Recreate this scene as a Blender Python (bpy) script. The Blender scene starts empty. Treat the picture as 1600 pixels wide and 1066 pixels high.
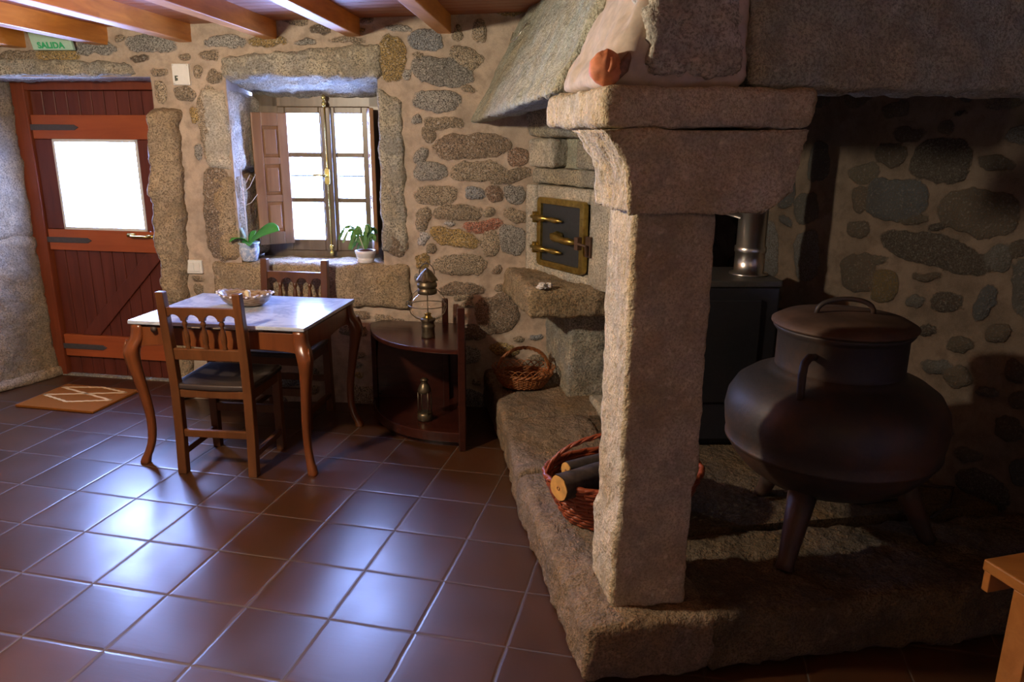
import bpy, bmesh, math, random
import numpy as np
from mathutils import Vector, Matrix, noise
R = math.radians
SC = bpy.context.scene
COL = SC.collection

# ------------------------------------------------------------------ camera
cam_d = bpy.data.cameras.new('camera'); cam = bpy.data.objects.new('camera', cam_d); COL.objects.link(cam)
cam_d.sensor_width = 36.0; cam_d.lens = 1182.85 / 1600 * 36.0; cam_d.clip_start = .05
yaw, pitch, roll = .2206, .2634, .0071
fw = Vector((-math.sin(yaw)*math.cos(pitch), math.cos(yaw)*math.cos(pitch), -math.sin(pitch)))
rt = Vector((math.cos(yaw), math.sin(yaw), 0)); up = rt.cross(fw)
r2 = rt*math.cos(roll) + up*math.sin(roll); u2 = up*math.cos(roll) - rt*math.sin(roll)
M = Matrix((r2, u2, -fw)).transposed().to_4x4(); M.translation = (0, 0, 1.5867)
cam.matrix_world = M
SC.camera = cam

# ------------------------------------------------------------------ world, exposure
SC.view_settings.view_transform = 'Standard'; SC.view_settings.look = 'None'
SC.view_settings.gamma = 1.0; SC.view_settings.use_curve_mapping = False
SC.view_settings.exposure = 0.0
wd = bpy.data.worlds.new('world'); SC.world = wd; wd.use_nodes = True
bg = wd.node_tree.nodes['Background']; bg.inputs[0].default_value = (.30, .44, 1.0, 1); bg.inputs[1].default_value = 85.0

# frames: W = window wall (s along, d outward, z), F = fireplace, RW = wall behind the cauldron
def V2(a): return (math.cos(R(a)), math.sin(R(a)))
W1 = V2(9); W2 = (-W1[1], W1[0]); W0 = (-1.12, 4.2)
F1 = V2(22); F2 = (-F1[1], F1[0]); F0 = (-.131, 2.041)
def W(s, d, z): return Vector((W0[0]+W1[0]*s+W2[0]*d, W0[1]+W1[1]*s+W2[1]*d, z))
def F(a, b, z): return Vector((F0[0]+F1[0]*a+F2[0]*b, F0[1]+F1[1]*a+F2[1]*b, z))
def frame(org, ang):
    c, s = V2(ang)
    return lambda a, b, z: Vector((org[0]+c*a-s*b, org[1]+s*a+c*b, org[2]+z if len(org) > 2 else z))
D = frame((-4.086, 4.148), 3)          # door plane

# daylight portals at the two openings, and the lamp of the room
def portal(name, c, ang, w, h):
    l = bpy.data.lights.new(name, 'AREA'); l.shape = 'RECTANGLE'; l.size = w; l.size_y = h; l.cycles.is_portal = True
    o = bpy.data.objects.new(name, l); COL.objects.link(o); o.location = c
    o.rotation_euler = (R(-90), 0, R(ang)); return o
portal('door_daylight', D(.48, .06, 1.28), 3, .6, .6)
portal('window_daylight', W(-.97, .36, 1.34), 9, .62, .86)
LAMP = (-2.08, 1.68, 1.93)
ld = bpy.data.lights.new('ceiling_bulb', 'POINT'); ld.energy = 150; ld.color = (1, .86, .66); ld.shadow_soft_size = .06
lo = bpy.data.objects.new('ceiling_bulb', ld); COL.objects.link(lo); lo.location = LAMP

LAMP2 = (.75, -.15, 1.95)
ld = bpy.data.lights.new('warm_bulb', 'POINT'); ld.energy = 6.5; ld.color = (1, .64, .28); ld.shadow_soft_size = .06
lo = bpy.data.objects.new('warm_bulb', ld); COL.objects.link(lo); lo.location = LAMP2

# ------------------------------------------------------------------ materials
MATS = {}
class NT:
    def __init__(s, name):
        s.m = bpy.data.materials.new(name); s.m.use_nodes = True; s.t = s.m.node_tree; s.n = s.t.nodes
        s.b = s.n['Principled BSDF']; s.out = s.n['Material Output']
        s.co = s.n.new('ShaderNodeTexCoord')
    def link(s, a, b): s.t.links.new(a, b)
    def inp(s, nd, k, v):
        if v is None: return
        if hasattr(v, 'is_linked') or hasattr(v, 'links'): s.link(v, nd.inputs[k])
        else: nd.inputs[k].default_value = v
    def noise(s, scale, detail=3, vec=None, rough=.55, dist=0, out=0):
        nd = s.n.new('ShaderNodeTexNoise'); nd.inputs['Scale'].default_value = scale; nd.inputs['Detail'].default_value = detail
        nd.inputs['Roughness'].default_value = rough; nd.inputs['Distortion'].default_value = dist
        s.link(vec or s.co.outputs['Object'], nd.inputs['Vector']); return nd.outputs[out]
    def map(s, scale=(1, 1, 1), rot=(0, 0, 0), src=None, loc=(0, 0, 0)):
        nd = s.n.new('ShaderNodeMapping'); nd.inputs['Scale'].default_value = scale; nd.inputs['Rotation'].default_value = rot; nd.inputs['Location'].default_value = loc
        s.link(src or s.co.outputs['Object'], nd.inputs['Vector']); return nd.outputs[0]
    def ramp(s, fac, pts):
        nd = s.n.new('ShaderNodeValToRGB'); cr = nd.color_ramp
        while len(cr.elements) < len(pts): cr.elements.new(.5)
        for e, (p, c) in zip(cr.elements, pts): e.position = p; e.color = (c if hasattr(c, '__len__') else (c, c, c)) + ((1,) if not hasattr(c, '__len__') or len(c) == 3 else ())
        s.link(fac, nd.inputs[0]); return nd.outputs[0]
    def mix(s, fac, a, b, mode='MIX'):
        nd = s.n.new('ShaderNodeMix'); nd.data_type = 'RGBA'; nd.blend_type = mode
        for k, v in ((0, fac), (6, a), (7, b)):
            if isinstance(v, tuple) and len(v) == 3: v = v + (1,)
            s.inp(nd, k, v)
        return nd.outputs[2]
    def math(s, op, a, b=None, c=None):
        nd = s.n.new('ShaderNodeMath'); nd.operation = op
        s.inp(nd, 0, a); s.inp(nd, 1, b); s.inp(nd, 2, c); return nd.outputs[0]
    def bump(s, h, strength=.3, dist=.01, nrm=None):
        nd = s.n.new('ShaderNodeBump'); nd.inputs['Strength'].default_value = strength; nd.inputs['Distance'].default_value = dist
        s.link(h, nd.inputs['Height'])
        if nrm: s.link(nrm, nd.inputs['Normal'])
        return nd.outputs[0]
    def fin(s, col, rough=.6, nrm=None, metal=0.0, spec=None):
        if isinstance(col, tuple): col = col + (1,) if len(col) == 3 else col
        s.inp(s.b, 'Base Color', col); s.inp(s.b, 'Roughness', rough); s.b.inputs['Metallic'].default_value = metal
        if spec is not None: s.b.inputs['Specular IOR Level'].default_value = spec
        if nrm: s.link(nrm, s.b.inputs['Normal'])
        return s.m

def plain(name, col, rough=.5, metal=0.0, spec=None, var=.12, bscale=60, bstr=.08):
    if name in MATS: return MATS[name]
    t = NT(name); n = t.noise(bscale, 3)
    lo_ = tuple(c*(1-var) for c in col); hi = tuple(min(1, c*(1+var)) for c in col)
    c = t.ramp(n, [(.3, lo_), (.7, hi)])
    MATS[name] = t.fin(c, rough, t.bump(n, bstr, .002), metal, spec); return MATS[name]

def granite(name, light=(.44, .40, .33), dark=(.14, .12, .10), patch=(.38, .27, .14), pamt=.5, grey=(.33, .33, .31), sc=1.0, bump=.6, da=.8):
    t = NT(name)
    sp = t.noise(230*sc, 2, rough=.7); sp2 = t.noise(70*sc, 3)
    big = t.noise(3.2, 3); big2 = t.noise(7, 3, t.map(loc=(3, 5, 1)))
    base = t.mix(t.ramp(big2, [(.4, 0.), (.62, 1.)]), light, grey)
    base = t.mix(t.math('MULTIPLY', t.ramp(big, [(.45, 0.), (.68, 1.)]), pamt), base, patch)
    c = t.mix(t.ramp(sp, [(.38, da), (.55, 0.)]), base, dark)
    c = t.mix(t.ramp(t.noise(24*sc, 4), [(.38, .45), (.55, 0.)]), c, tuple(x*.45 for x in light))
    c = t.mix(t.ramp(sp2, [(.58, 0.), (.75, .5)]), c, tuple(min(1, x*1.45) for x in light))
    h = t.math('ADD', t.math('MULTIPLY', sp, .35), t.math('ADD', t.math('MULTIPLY', sp2, 1.0), t.math('MULTIPLY', t.noise(26*sc, 5, rough=.65), 2.2)))
    MATS[name] = t.fin(c, .85, t.bump(h, bump, .012), spec=.25); return MATS[name]

def wood(name, a, b, axis=2, rough=.4, sc=1.0, grain=.25, knots=0.0, spec=.5):
    if name in MATS: return MATS[name]
    t = NT(name); s_ = [22*sc]*3; s_[axis] = 1.6*sc
    v = t.map(tuple(s_)); n = t.noise(1.0, 5, v, .6, .6)
    n2 = t.noise(2.2, 2)
    c = t.ramp(n, [(.3, a), (.7, b)])
    c = t.mix(t.ramp(n2, [(.35, .35), (.65, 0.)]), c, tuple(x*.55 for x in a))
    if knots:
        k = t.noise(5.5, 1, t.map((.8, .8, .8), loc=(1.7, .3, 9)))
        c = t.mix(t.ramp(k, [(.70, 0.), (.76, knots)]), c, tuple(x*.2 for x in a))
    MATS[name] = t.fin(c, rough, t.bump(n, grain, .003), spec=spec); return MATS[name]

def mk_floor():
    t = NT('terracotta tiles')
    T = .31
    sx = t.n.new('ShaderNodeSeparateXYZ'); t.link(t.co.outputs['Object'], sx.inputs[0])
    fx = t.math('DIVIDE', t.math('ADD', sx.outputs[0], 2.641), T); fy = t.math('DIVIDE', t.math('ADD', sx.outputs[1], -2.974), T)
    # slightly wandering joints
    wob = t.math('MULTIPLY', t.math('SUBTRACT', t.noise(9, 2), .5), .02)
    fx = t.math('ADD', fx, wob); fy = t.math('ADD', fy, wob)
    ex = t.math('ABSOLUTE', t.math('SUBTRACT', t.math('FRACT', t.math('ADD', fx, .5)), .5))
    ey = t.math('ABSOLUTE', t.math('SUBTRACT', t.math('FRACT', t.math('ADD', fy, .5)), .5))
    e = t.math('MINIMUM', ex, ey)
    g = t.ramp(e, [(.004, 1.), (.012, 0.)])
    edge = t.ramp(e, [(.0, 0.), (.03, .85), (.10, 1.)])
    cx = t.n.new('ShaderNodeCombineXYZ'); t.link(t.math('FLOOR', fx), cx.inputs[0]); t.link(t.math('FLOOR', fy), cx.inputs[1])
    wn = t.n.new('ShaderNodeTexWhiteNoise'); t.link(cx.outputs[0], wn.inputs[0])
    c = t.ramp(wn.outputs[0], [(0., (.050, .018, .006)), (.5, (.063, .023, .008)), (1., (.078, .030, .011))])
    c = t.mix(t.ramp(t.noise(4, 4), [(.35, .0), (.7, .45)]), c, (.036, .015, .007))
    c = t.mix(g, c, (.075, .05, .038))
    streak = t.noise(1., 4, t.map((7, 45, 1), rot=(0, 0, R(25))), .6, .8)
    tilt = t.n.new('ShaderNodeVectorMath'); tilt.operation = 'SUBTRACT'; t.link(wn.outputs[1], tilt.inputs[0]); tilt.inputs[1].default_value = (.5, .5, .5)
    tl = t.n.new('ShaderNodeVectorMath'); tl.operation = 'SCALE'; t.link(tilt.outputs[0], tl.inputs[0]); tl.inputs['Scale'].default_value = .022
    geo = t.n.new('ShaderNodeNewGeometry')
    ad = t.n.new('ShaderNodeVectorMath'); ad.operation = 'ADD'; t.link(geo.outputs['Normal'], ad.inputs[0]); t.link(tl.outputs[0], ad.inputs[1])
    nm = t.n.new('ShaderNodeVectorMath'); nm.operation = 'NORMALIZE'; t.link(ad.outputs[0], nm.inputs[0])
    h = t.math('ADD', t.math('MULTIPLY', edge, 1.0), t.math('MULTIPLY', streak, .12))
    rough = t.math('ADD', t.math('MULTIPLY', t.noise(5, 4), .16), t.math('MULTIPLY', g, .5)); rough = t.math('ADD', rough, .245)
    return t.fin(c, rough, t.bump(h, .38, .004, nm.outputs[0]), spec=1.0)

def mk_rubble(name, mortar=(.54, .43, .33), mortar2=(.43, .345, .265), dk=1.0):
    t = NT(name)
    at = t.n.new('ShaderNodeAttribute'); at.attribute_name = 'stone'
    n1 = t.noise(40, 4); sp = t.noise(170, 2, rough=.7); sp2 = t.noise(95, 3); big = t.noise(9, 3)
    m = t.math('ADD', at.outputs['Alpha'], t.math('MULTIPLY', t.math('SUBTRACT', n1, .5), .55))
    mask = t.ramp(m, [(.42, 0.), (.56, 1.)])
    g = t.mix(1.0, at.outputs['Color'], t.ramp(big, [(.3, .78*dk), (.7, 1.18*dk)]), 'MULTIPLY')
    g = t.mix(t.ramp(sp, [(.42, .95), (.54, 0.)]), g, (.07, .06, .05))
    g = t.mix(t.ramp(sp2, [(.56, 0.), (.72, .5)]), g, (.80*dk, .74*dk, .64*dk))
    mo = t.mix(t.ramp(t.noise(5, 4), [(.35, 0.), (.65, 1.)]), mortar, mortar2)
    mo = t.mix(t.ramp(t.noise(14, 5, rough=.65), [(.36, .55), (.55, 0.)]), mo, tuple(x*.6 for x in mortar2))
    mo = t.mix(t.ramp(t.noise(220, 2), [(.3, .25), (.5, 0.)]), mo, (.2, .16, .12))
    c = t.mix(mask, mo, g)
    hb = t.math('MULTIPLY', t.math('ADD', t.math('MULTIPLY', sp, .5), sp2), t.math('ADD', t.math('MULTIPLY', mask, 1.0), .12))
    h = t.math('ADD', hb, t.math('MULTIPLY', n1, .5))
    return t.fin(c, .88, t.bump(h, .6, .012), spec=.2)

def mk_glass():
    t = NT('window glass'); t.n.remove(t.b)
    tr = t.n.new('ShaderNodeBsdfTransparent'); gl = t.n.new('ShaderNodeBsdfGlossy'); gl.inputs['Roughness'].default_value = .02
    lw = t.n.new('ShaderNodeLayerWeight'); fr = t.math('ADD', t.math('MULTIPLY', t.math('POWER', lw.outputs['Facing'], 4.0), .7), .04); mx = t.n.new('ShaderNodeMixShader')
    t.link(fr, mx.inputs[0]); t.link(tr.outputs[0], mx.inputs[1]); t.link(gl.outputs[0], mx.inputs[2]); t.link(mx.outputs[0], t.out.inputs[0]); return t.m

M_FLOOR = mk_floor(); M_RUB = mk_rubble('rubble stone wall'); M_GLASS = mk_glass()
M_RUB2 = mk_rubble('smoky dimmed rubble stone', (.165, .122, .09), (.11, .082, .06), .23)  # smoke-dark wall, its tone lowered further to stand for weak lamp light
M_GR = granite('granite dressed', (.50, .46, .36), (.11, .10, .08), (.38, .28, .13), .5, sc=.5, da=.9)
M_PIL = granite('granite pillar', (.70, .60, .43), (.28, .22, .14), (.54, .37, .16), .6, grey=(.54, .47, .34), bump=.9, da=.6, sc=.6)
M_GRB = granite('granite brown', (.44, .34, .22), (.12, .09, .06), (.34, .23, .10), .6, grey=(.34, .27, .19), sc=.5, da=.9)
M_GRL = granite('granite pale', (.64, .58, .47), (.20, .18, .14), (.48, .39, .24), .35, grey=(.48, .46, .41), sc=.5, da=.8)
M_GRH = granite('granite hood', (.52, .50, .37), (.16, .155, .12), (.48, .34, .16), .5, grey=(.42, .45, .37), sc=.6, bump=1.0, da=.65)
M_GRD = granite('granite hearth', (.33, .245, .165), (.12, .09, .06), (.30, .18, .07), .6, grey=(.21, .165, .13), sc=.6, bump=.9)
M_MORT = plain('mortar', (.52, .42, .33), .9, var=.15, bscale=30, bstr=.4)
M_PLAST = plain('old plaster', (.42, .34, .27), .9, var=.12, bscale=20, bstr=.3)
M_BEAM = wood('pine beam', (.52, .17, .025), (.78, .32, .06), 1, .42, knots=.8)
M_BOARD = wood('ceiling boards', (.28, .07, .018), (.42, .13, .035), 0, .45)
M_DOORD = wood('door planks', (.11, .024, .014), (.18, .042, .024), 2, .35)
M_DOORR = wood('door rails', (.36, .078, .022), (.48, .115, .032), 0, .35)
M_GRJ = granite('granite door jamb', (.32, .25, .16), (.09, .07, .05), (.30, .20, .09), .6, grey=(.24, .20, .15), sc=.5, da=.8)
M_GRS = granite('shaded hearth granite', (.19, .14, .09), (.06, .045, .03), (.22, .13, .045), .6, grey=(.10, .08, .06), sc=.6, bump=1.0)  # hearth granite darkened: the shade on front stone and hearth floor is in the colour
M_DOORF = wood('door frame wood', (.19, .042, .016), (.27, .062, .022), 2, .35)
M_FRAME = wood('window frame wood', (.12, .085, .05), (.20, .14, .085), 2, .35)
M_SHUT = wood('shutter wood', (.24, .125, .06), (.38, .21, .105), 2, .35)
M_TABLE = wood('table wood', (.12, .034, .010), (.20, .06, .018), 2, .28)
M_CHAIR = wood('chair wood', (.085, .03, .010), (.15, .056, .018), 2, .33)
M_CAB = wood('mahogany cabinet', (.032, .008, .005), (.058, .014, .008), 0, .22)
M_STOOL = wood('stool wood', (.40, .14, .03), (.55, .22, .055), 0, .4)
M_LEATH = plain('dark leather', (.035, .025, .022), .35, bscale=40)
def mk_iron():
    t = NT('rusted cast iron'); n = t.noise(3.5, 5, rough=.6); n2 = t.noise(60, 3)
    c = t.ramp(n, [(.35, (.030, .027, .028)), (.5, (.045, .034, .030)), (.66, (.095, .048, .028))])
    return t.fin(c, .52, t.bump(t.math('ADD', n2, t.noise(14, 4)), .25, .004), .15)
M_IRON = mk_iron()
M_IRONR = plain('rusty lid iron', (.10, .055, .035), .65, .2, var=.4, bscale=9, bstr=.3)
M_BLK = plain('black stove steel', (.02, .02, .023), .38, .2)
M_STEEL = plain('stainless pipe', (.80, .77, .72), .28, 1.0, var=.05, bscale=8, bstr=.02)
M_BRASS = plain('aged brass', (.42, .30, .08), .32, .9, var=.3, bscale=30, bstr=.2)
M_BRASSL = plain('bright brass', (.75, .62, .22), .25, .9)
M_SLATE = plain('dark oven plate', (.045, .05, .055), .45, .3)
M_BRONZE = plain('lantern bronze', (.15, .12, .075), .38, .8, var=.25)
M_STRAP = plain('painted iron strap', (.09, .08, .085), .5, .2)
M_WHITE = plain('white plastic', (.78, .78, .74), .35, var=.03)
M_CERW = plain('white glazed pot', (.80, .78, .76), .25, var=.04)
M_SOIL = plain('potting soil', (.08, .03, .02), .9, var=.4, bscale=80, bstr=.6)
M_TERRA = plain('terracotta clay', (.62, .21, .09), .7, var=.15)
M_TERRD = plain('charred clay', (.22, .11, .06), .8, var=.3)
M_QUARTZ = plain('white quartz', (.75, .71, .66), .5, var=.1)
M_LEAF = plain('orchid leaf', (.06, .30, .045), .35, var=.2, bscale=12)
M_LEAFP = plain('pale leaf', (.42, .50, .36), .4, var=.15, bscale=12)
M_LEAFC = plain('cactus leaf', (.09, .22, .045), .4, var=.45, bscale=18)
M_TWIG = plain('dry twig', (.62, .55, .48), .7)
M_WICK = wood('wicker', (.24, .075, .02), (.42, .16, .05), 2, .45, sc=2)
M_WICKR = wood('red wicker', (.28, .055, .02), (.42, .10, .035), 2, .4, sc=2)
M_BARK = plain('dark bark', (.05, .035, .028), .9, var=.5, bscale=30, bstr=.8)
M_CUT = plain('sawn log end', (.62, .33, .09), .7, var=.25, bscale=20)
M_GREEN = plain('sign green', (.03, .42, .16), .4, var=.05)
M_SIGNW = plain('sign pale', (.42, .62, .48), .4, var=.05)
M_DK = plain('dark mark', (.05, .07, .05), .5)
M_SHADE = plain('lamp enamel', (.5, .48, .42), .4)
def mk_marble():
    t = NT('white marble top'); n = t.noise(3.0, 6, rough=.65, dist=1.2)
    c = t.ramp(n, [(.42, (.46, .50, .58)), (.5, (.33, .37, .45)), (.58, (.50, .54, .61))]); return t.fin(c, .16, spec=.6)
M_MARBLE = mk_marble()
def mk_coir():
    t = NT('coir doormat'); n = t.noise(350, 2)
    c = t.mix(t.ramp(n, [(.3, 0.), (.7, 1.)]), (.22, .068, .010), (.34, .115, .020))
    return t.fin(c, .95, t.bump(n, .8, .004), spec=.1)
M_COIR = mk_coir()
def mk_bluepot():
    t = NT('blue white ceramic'); v = t.n.new('ShaderNodeTexVoronoi'); v.inputs['Scale'].default_value = 40; t.link(t.co.outputs['Object'], v.inputs[0])
    n = t.noise(28, 3, dist=1.5)
    c = t.ramp(n, [(.45, (.70, .74, .80)), (.55, (.35, .45, .62))]); return t.fin(c, .2)
M_BLUEPOT = mk_bluepot()
def mk_shell():
    t = NT('striped shell'); n = t.noise(1., 3, t.map((8, 8, 60)), dist=.8)
    c = t.ramp(n, [(.38, (.10, .05, .025)), (.5, (.34, .26, .18)), (.62, (.18, .10, .05))]); return t.fin(c, .35)
M_SHELL = mk_shell()

# ------------------------------------------------------------------ mesh helpers
def lk(name, me, mat, parent=None):
    o = bpy.data.objects.new(name, me); COL.objects.link(o)
    if mat: me.materials.append(mat)
    if parent: o.parent = parent; o.matrix_parent_inverse = parent.matrix_world.inverted()
    return o
def empty(name, loc, label=None, cat=None, group=None, kind=None):
    o = bpy.data.objects.new(name, None); COL.objects.link(o); o.empty_display_size = .1
    o.location = loc; o.matrix_world = Matrix.Translation(loc)
    return tag(o, label, cat, group, kind)
def tag(o, label=None, cat=None, group=None, kind=None):
    if label: o['label'] = label
    if cat: o['category'] = cat
    if group: o['group'] = group
    if kind: o['kind'] = kind
    return o
class MB:
    def __init__(s): s.v = []; s.f = []; s.sm = []
    def add(s, v, f, smooth=False):
        k = len(s.v); s.v += [tuple(p) for p in v]; s.f += [tuple(i+k for i in q) for q in f]; s.sm += [smooth]*len(f); return s
    def hexa(s, p):   # 8 points: bottom 4 ccw, top 4 ccw
        return s.add(p, [(3, 2, 1, 0), (4, 5, 6, 7), (0, 1, 5, 4), (1, 2, 6, 5), (2, 3, 7, 6), (3, 0, 4, 7)])
    def box(s, fr, x0, x1, y0, y1, z0, z1):
        return s.hexa([fr(x0, y0, z0), fr(x1, y0, z0), fr(x1, y1, z0), fr(x0, y1, z0), fr(x0, y0, z1), fr(x1, y0, z1), fr(x1, y1, z1), fr(x0, y1, z1)])
    def tube(s, pts, rad, n=10, cap=True, closed=False, smooth=True):
        pts = [Vector(p) for p in pts]; m = len(pts)
        rad = rad if isinstance(rad, (list, tuple)) else [rad]*m
        vs = []; prev = None
        for i, p in enumerate(pts):
            if closed: t = pts[(i+1) % m]-pts[i-1]
            else: t = pts[min(i+1, m-1)]-pts[max(i-1, 0)]
            t.normalize()
            if prev is None: a = t.orthogonal().normalized()
            else:
                a = prev - t*prev.dot(t)
                a = a.normalized() if a.length > 1e-6 else t.orthogonal().normalized()
            prev = a; b = t.cross(a)
            for k in range(n):
                q = 2*math.pi*k/n; vs.append(p + (a*math.cos(q)+b*math.sin(q))*rad[i])
        fs = []
        for i in range(m if closed else m-1):
            j = (i+1) % m
            for k in range(n): fs.append((i*n+k, i*n+(k+1) % n, j*n+(k+1) % n, j*n+k))
        if cap and not closed: fs += [tuple(range(n))[::-1], tuple((m-1)*n+k for k in range(n))]
        return s.add(vs, fs, smooth)
    def lathe(s, c, prof, n=32, sx=1, sy=1, ang=0, cap=True, axis='z'):
        c = Vector(c); vs = []; ca, sa = math.cos(ang), math.sin(ang)
        for r, z in prof:
            for k in range(n):
                q = 2*math.pi*k/n; x, y = r*math.cos(q)*sx, r*math.sin(q)*sy; x, y = x*ca-y*sa, x*sa+y*ca
                vs.append(c+Vector((x, y, z)))
        fs = []
        for i in range(len(prof)-1):
            for k in range(n): fs.append((i*n+k, i*n+(k+1) % n, (i+1)*n+(k+1) % n, (i+1)*n+k))
        if cap: fs += [tuple(range(n))[::-1], tuple((len(prof)-1)*n+k for k in range(n))]
        return s.add(vs, fs, True)
    def sweep(s, pts, w, h, upv=Vector((0, 0, 1)), taper=None):   # rectangular section along a path
        pts = [Vector(p) for p in pts]; m = len(pts); vs = []
        for i, p in enumerate(pts):
            t = (pts[min(i+1, m-1)]-pts[max(i-1, 0)]).normalized(); a = t.cross(upv).normalized(); b = a.cross(t)
            k = taper[i] if taper else 1
            for sx, sy in ((-1, -1), (1, -1), (1, 1), (-1, 1)): vs.append(p+a*sx*w/2*k+b*sy*h/2*k)
        fs = []
        for i in range(m-1):
            for k in range(4): fs.append((i*4+k, i*4+(k+1) % 4, (i+1)*4+(k+1) % 4, (i+1)*4+k))
        fs += [(3, 2, 1, 0), tuple((m-1)*4+k for k in range(4))]
        return s.add(vs, fs)
    def prism(s, fr, poly, y0, y1, smooth=False):   # polygon in (x,z) of frame extruded over y
        n = len(poly)
        vs = [fr(x, y0, z) for x, z in poly]+[fr(x, y1, z) for x, z in poly]
        fs = [tuple(range(n)), tuple(range(n, 2*n))[::-1]]+[(i+n, (i+1) % n+n, (i+1) % n, i) for i in range(n)]
        return s.add(vs, fs, smooth)
    def slab(s, fr, poly, z0, z1):        # polygon in (x,y) extruded over z
        n = len(poly)
        vs = [fr(x, y, z0) for x, y in poly]+[fr(x, y, z1) for x, y in poly]
        fs = [tuple(range(n))[::-1], tuple(range(n, 2*n))]+[(i, (i+1) % n, (i+1) % n+n, i+n) for i in range(n)]
        return s.add(vs, fs)
    def build(s, name, mat, parent=None, bevel=0, seg=2, fix=True):
        me = bpy.data.meshes.new(name); me.from_pydata(s.v, [], s.f)
        for p, q in zip(me.polygons, s.sm): p.use_smooth = q
        if fix:
            bm = bmesh.new(); bm.from_mesh(me); bmesh.ops.recalc_face_normals(bm, faces=bm.faces); bm.to_mesh(me); bm.free()
        me.update(); o = lk(name, me, mat, parent)
        if bevel:
            b = o.modifiers.new('bevel', 'BEVEL'); b.width = bevel; b.segments = seg; b.limit_method = 'ANGLE'; b.angle_limit = R(40)
        return o

def nz(p, s, seed=0.0): return noise.fractal(Vector((p[0]*s+seed, p[1]*s+seed*.7, p[2]*s-seed)), .9, 2.0, 3)
def stone(name, p8, mat, parent=None, res=.025, rnd=.02, rough=.008, scale=9, seed=0, big=.0):
    """rough dressed block: trilinear box with rounded edges and an uneven surface"""
    p = [Vector(q) for q in p8]
    L = [max((p[1]-p[0]).length, (p[5]-p[4]).length), max((p[3]-p[0]).length, (p[2]-p[1]).length), max((p[4]-p[0]).length, (p[6]-p[2]).length)]
    h = [l/2 for l in L]; r = min(rnd, *[x*.95 for x in h])
    def tri(a, b, c):
        a, b, c = (a+1)/2, (b+1)/2, (c+1)/2
        lo = (p[0]*(1-a)+p[1]*a)*(1-b)+(p[3]*(1-a)+p[2]*a)*b
        hi = (p[4]*(1-a)+p[5]*a)*(1-b)+(p[7]*(1-a)+p[6]*a)*b
        return lo*(1-c)+hi*c
    N = [max(2, int(l/res)) for l in L]
    idx = {}; vs = []; fs = []
    def vert(i, j, k):
        key = (i, j, k)
        if key in idx: return idx[key]
        q = Vector((2*i/N[0]-1, 2*j/N[1]-1, 2*k/N[2]-1)); m = Vector([q[t]*h[t] for t in range(3)])
        cl = Vector([max(-(h[t]-r), min(h[t]-r, m[t])) for t in range(3)]); d = m-cl
        if d.length > 1e-9:
            nd = d.normalized(); mm = cl+nd*r
        else: nd = d; mm = m
        P = tri(*[mm[t]/h[t] for t in range(3)])
        idx[key] = len(vs); vs.append(P); return idx[key]
    for ax in range(3):
        u, v = [(1, 2), (2, 0), (0, 1)][ax]
        for side in (0, N[ax]):
            for i in range(N[u]):
                for j in range(N[v]):
                    q = []
                    for di, dj in ((0, 0), (1, 0), (1, 1), (0, 1)):
                        c = [0, 0, 0]; c[ax] = side; c[u] = i+di; c[v] = j+dj; q.append(vert(*c))
                    fs.append(tuple(q if side else q[::-1]))
    me = bpy.data.meshes.new(name); me.from_pydata(vs, [], fs); me.update()
    bm = bmesh.new(); bm.from_mesh(me); bmesh.ops.recalc_face_normals(bm, faces=bm.faces); bm.normal_update()
    for v in bm.verts:
        n = v.normal.copy(); co = v.co.copy()
        v.co = co + n*(nz(co, scale, seed)*rough + nz(co, scale*4.5, seed+9)*rough*.35 + (nz(co, 1.8, seed+3)*big if big else 0))
    for f in bm.faces: f.smooth = True
    bm.to_mesh(me); bm.free(); me.update()
    return lk(name, me, mat, parent)
def fbox(fr, x0, x1, y0, y1, z0, z1): return [fr(x0, y0, z0), fr(x1, y0, z0), fr(x1, y1, z0), fr(x0, y1, z0), fr(x0, y0, z1), fr(x1, y0, z1), fr(x1, y1, z1), fr(x0, y1, z1)]
def arc(f, a, b, n): return [f(a+(b-a)*i/(n-1)) for i in range(n)]

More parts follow.
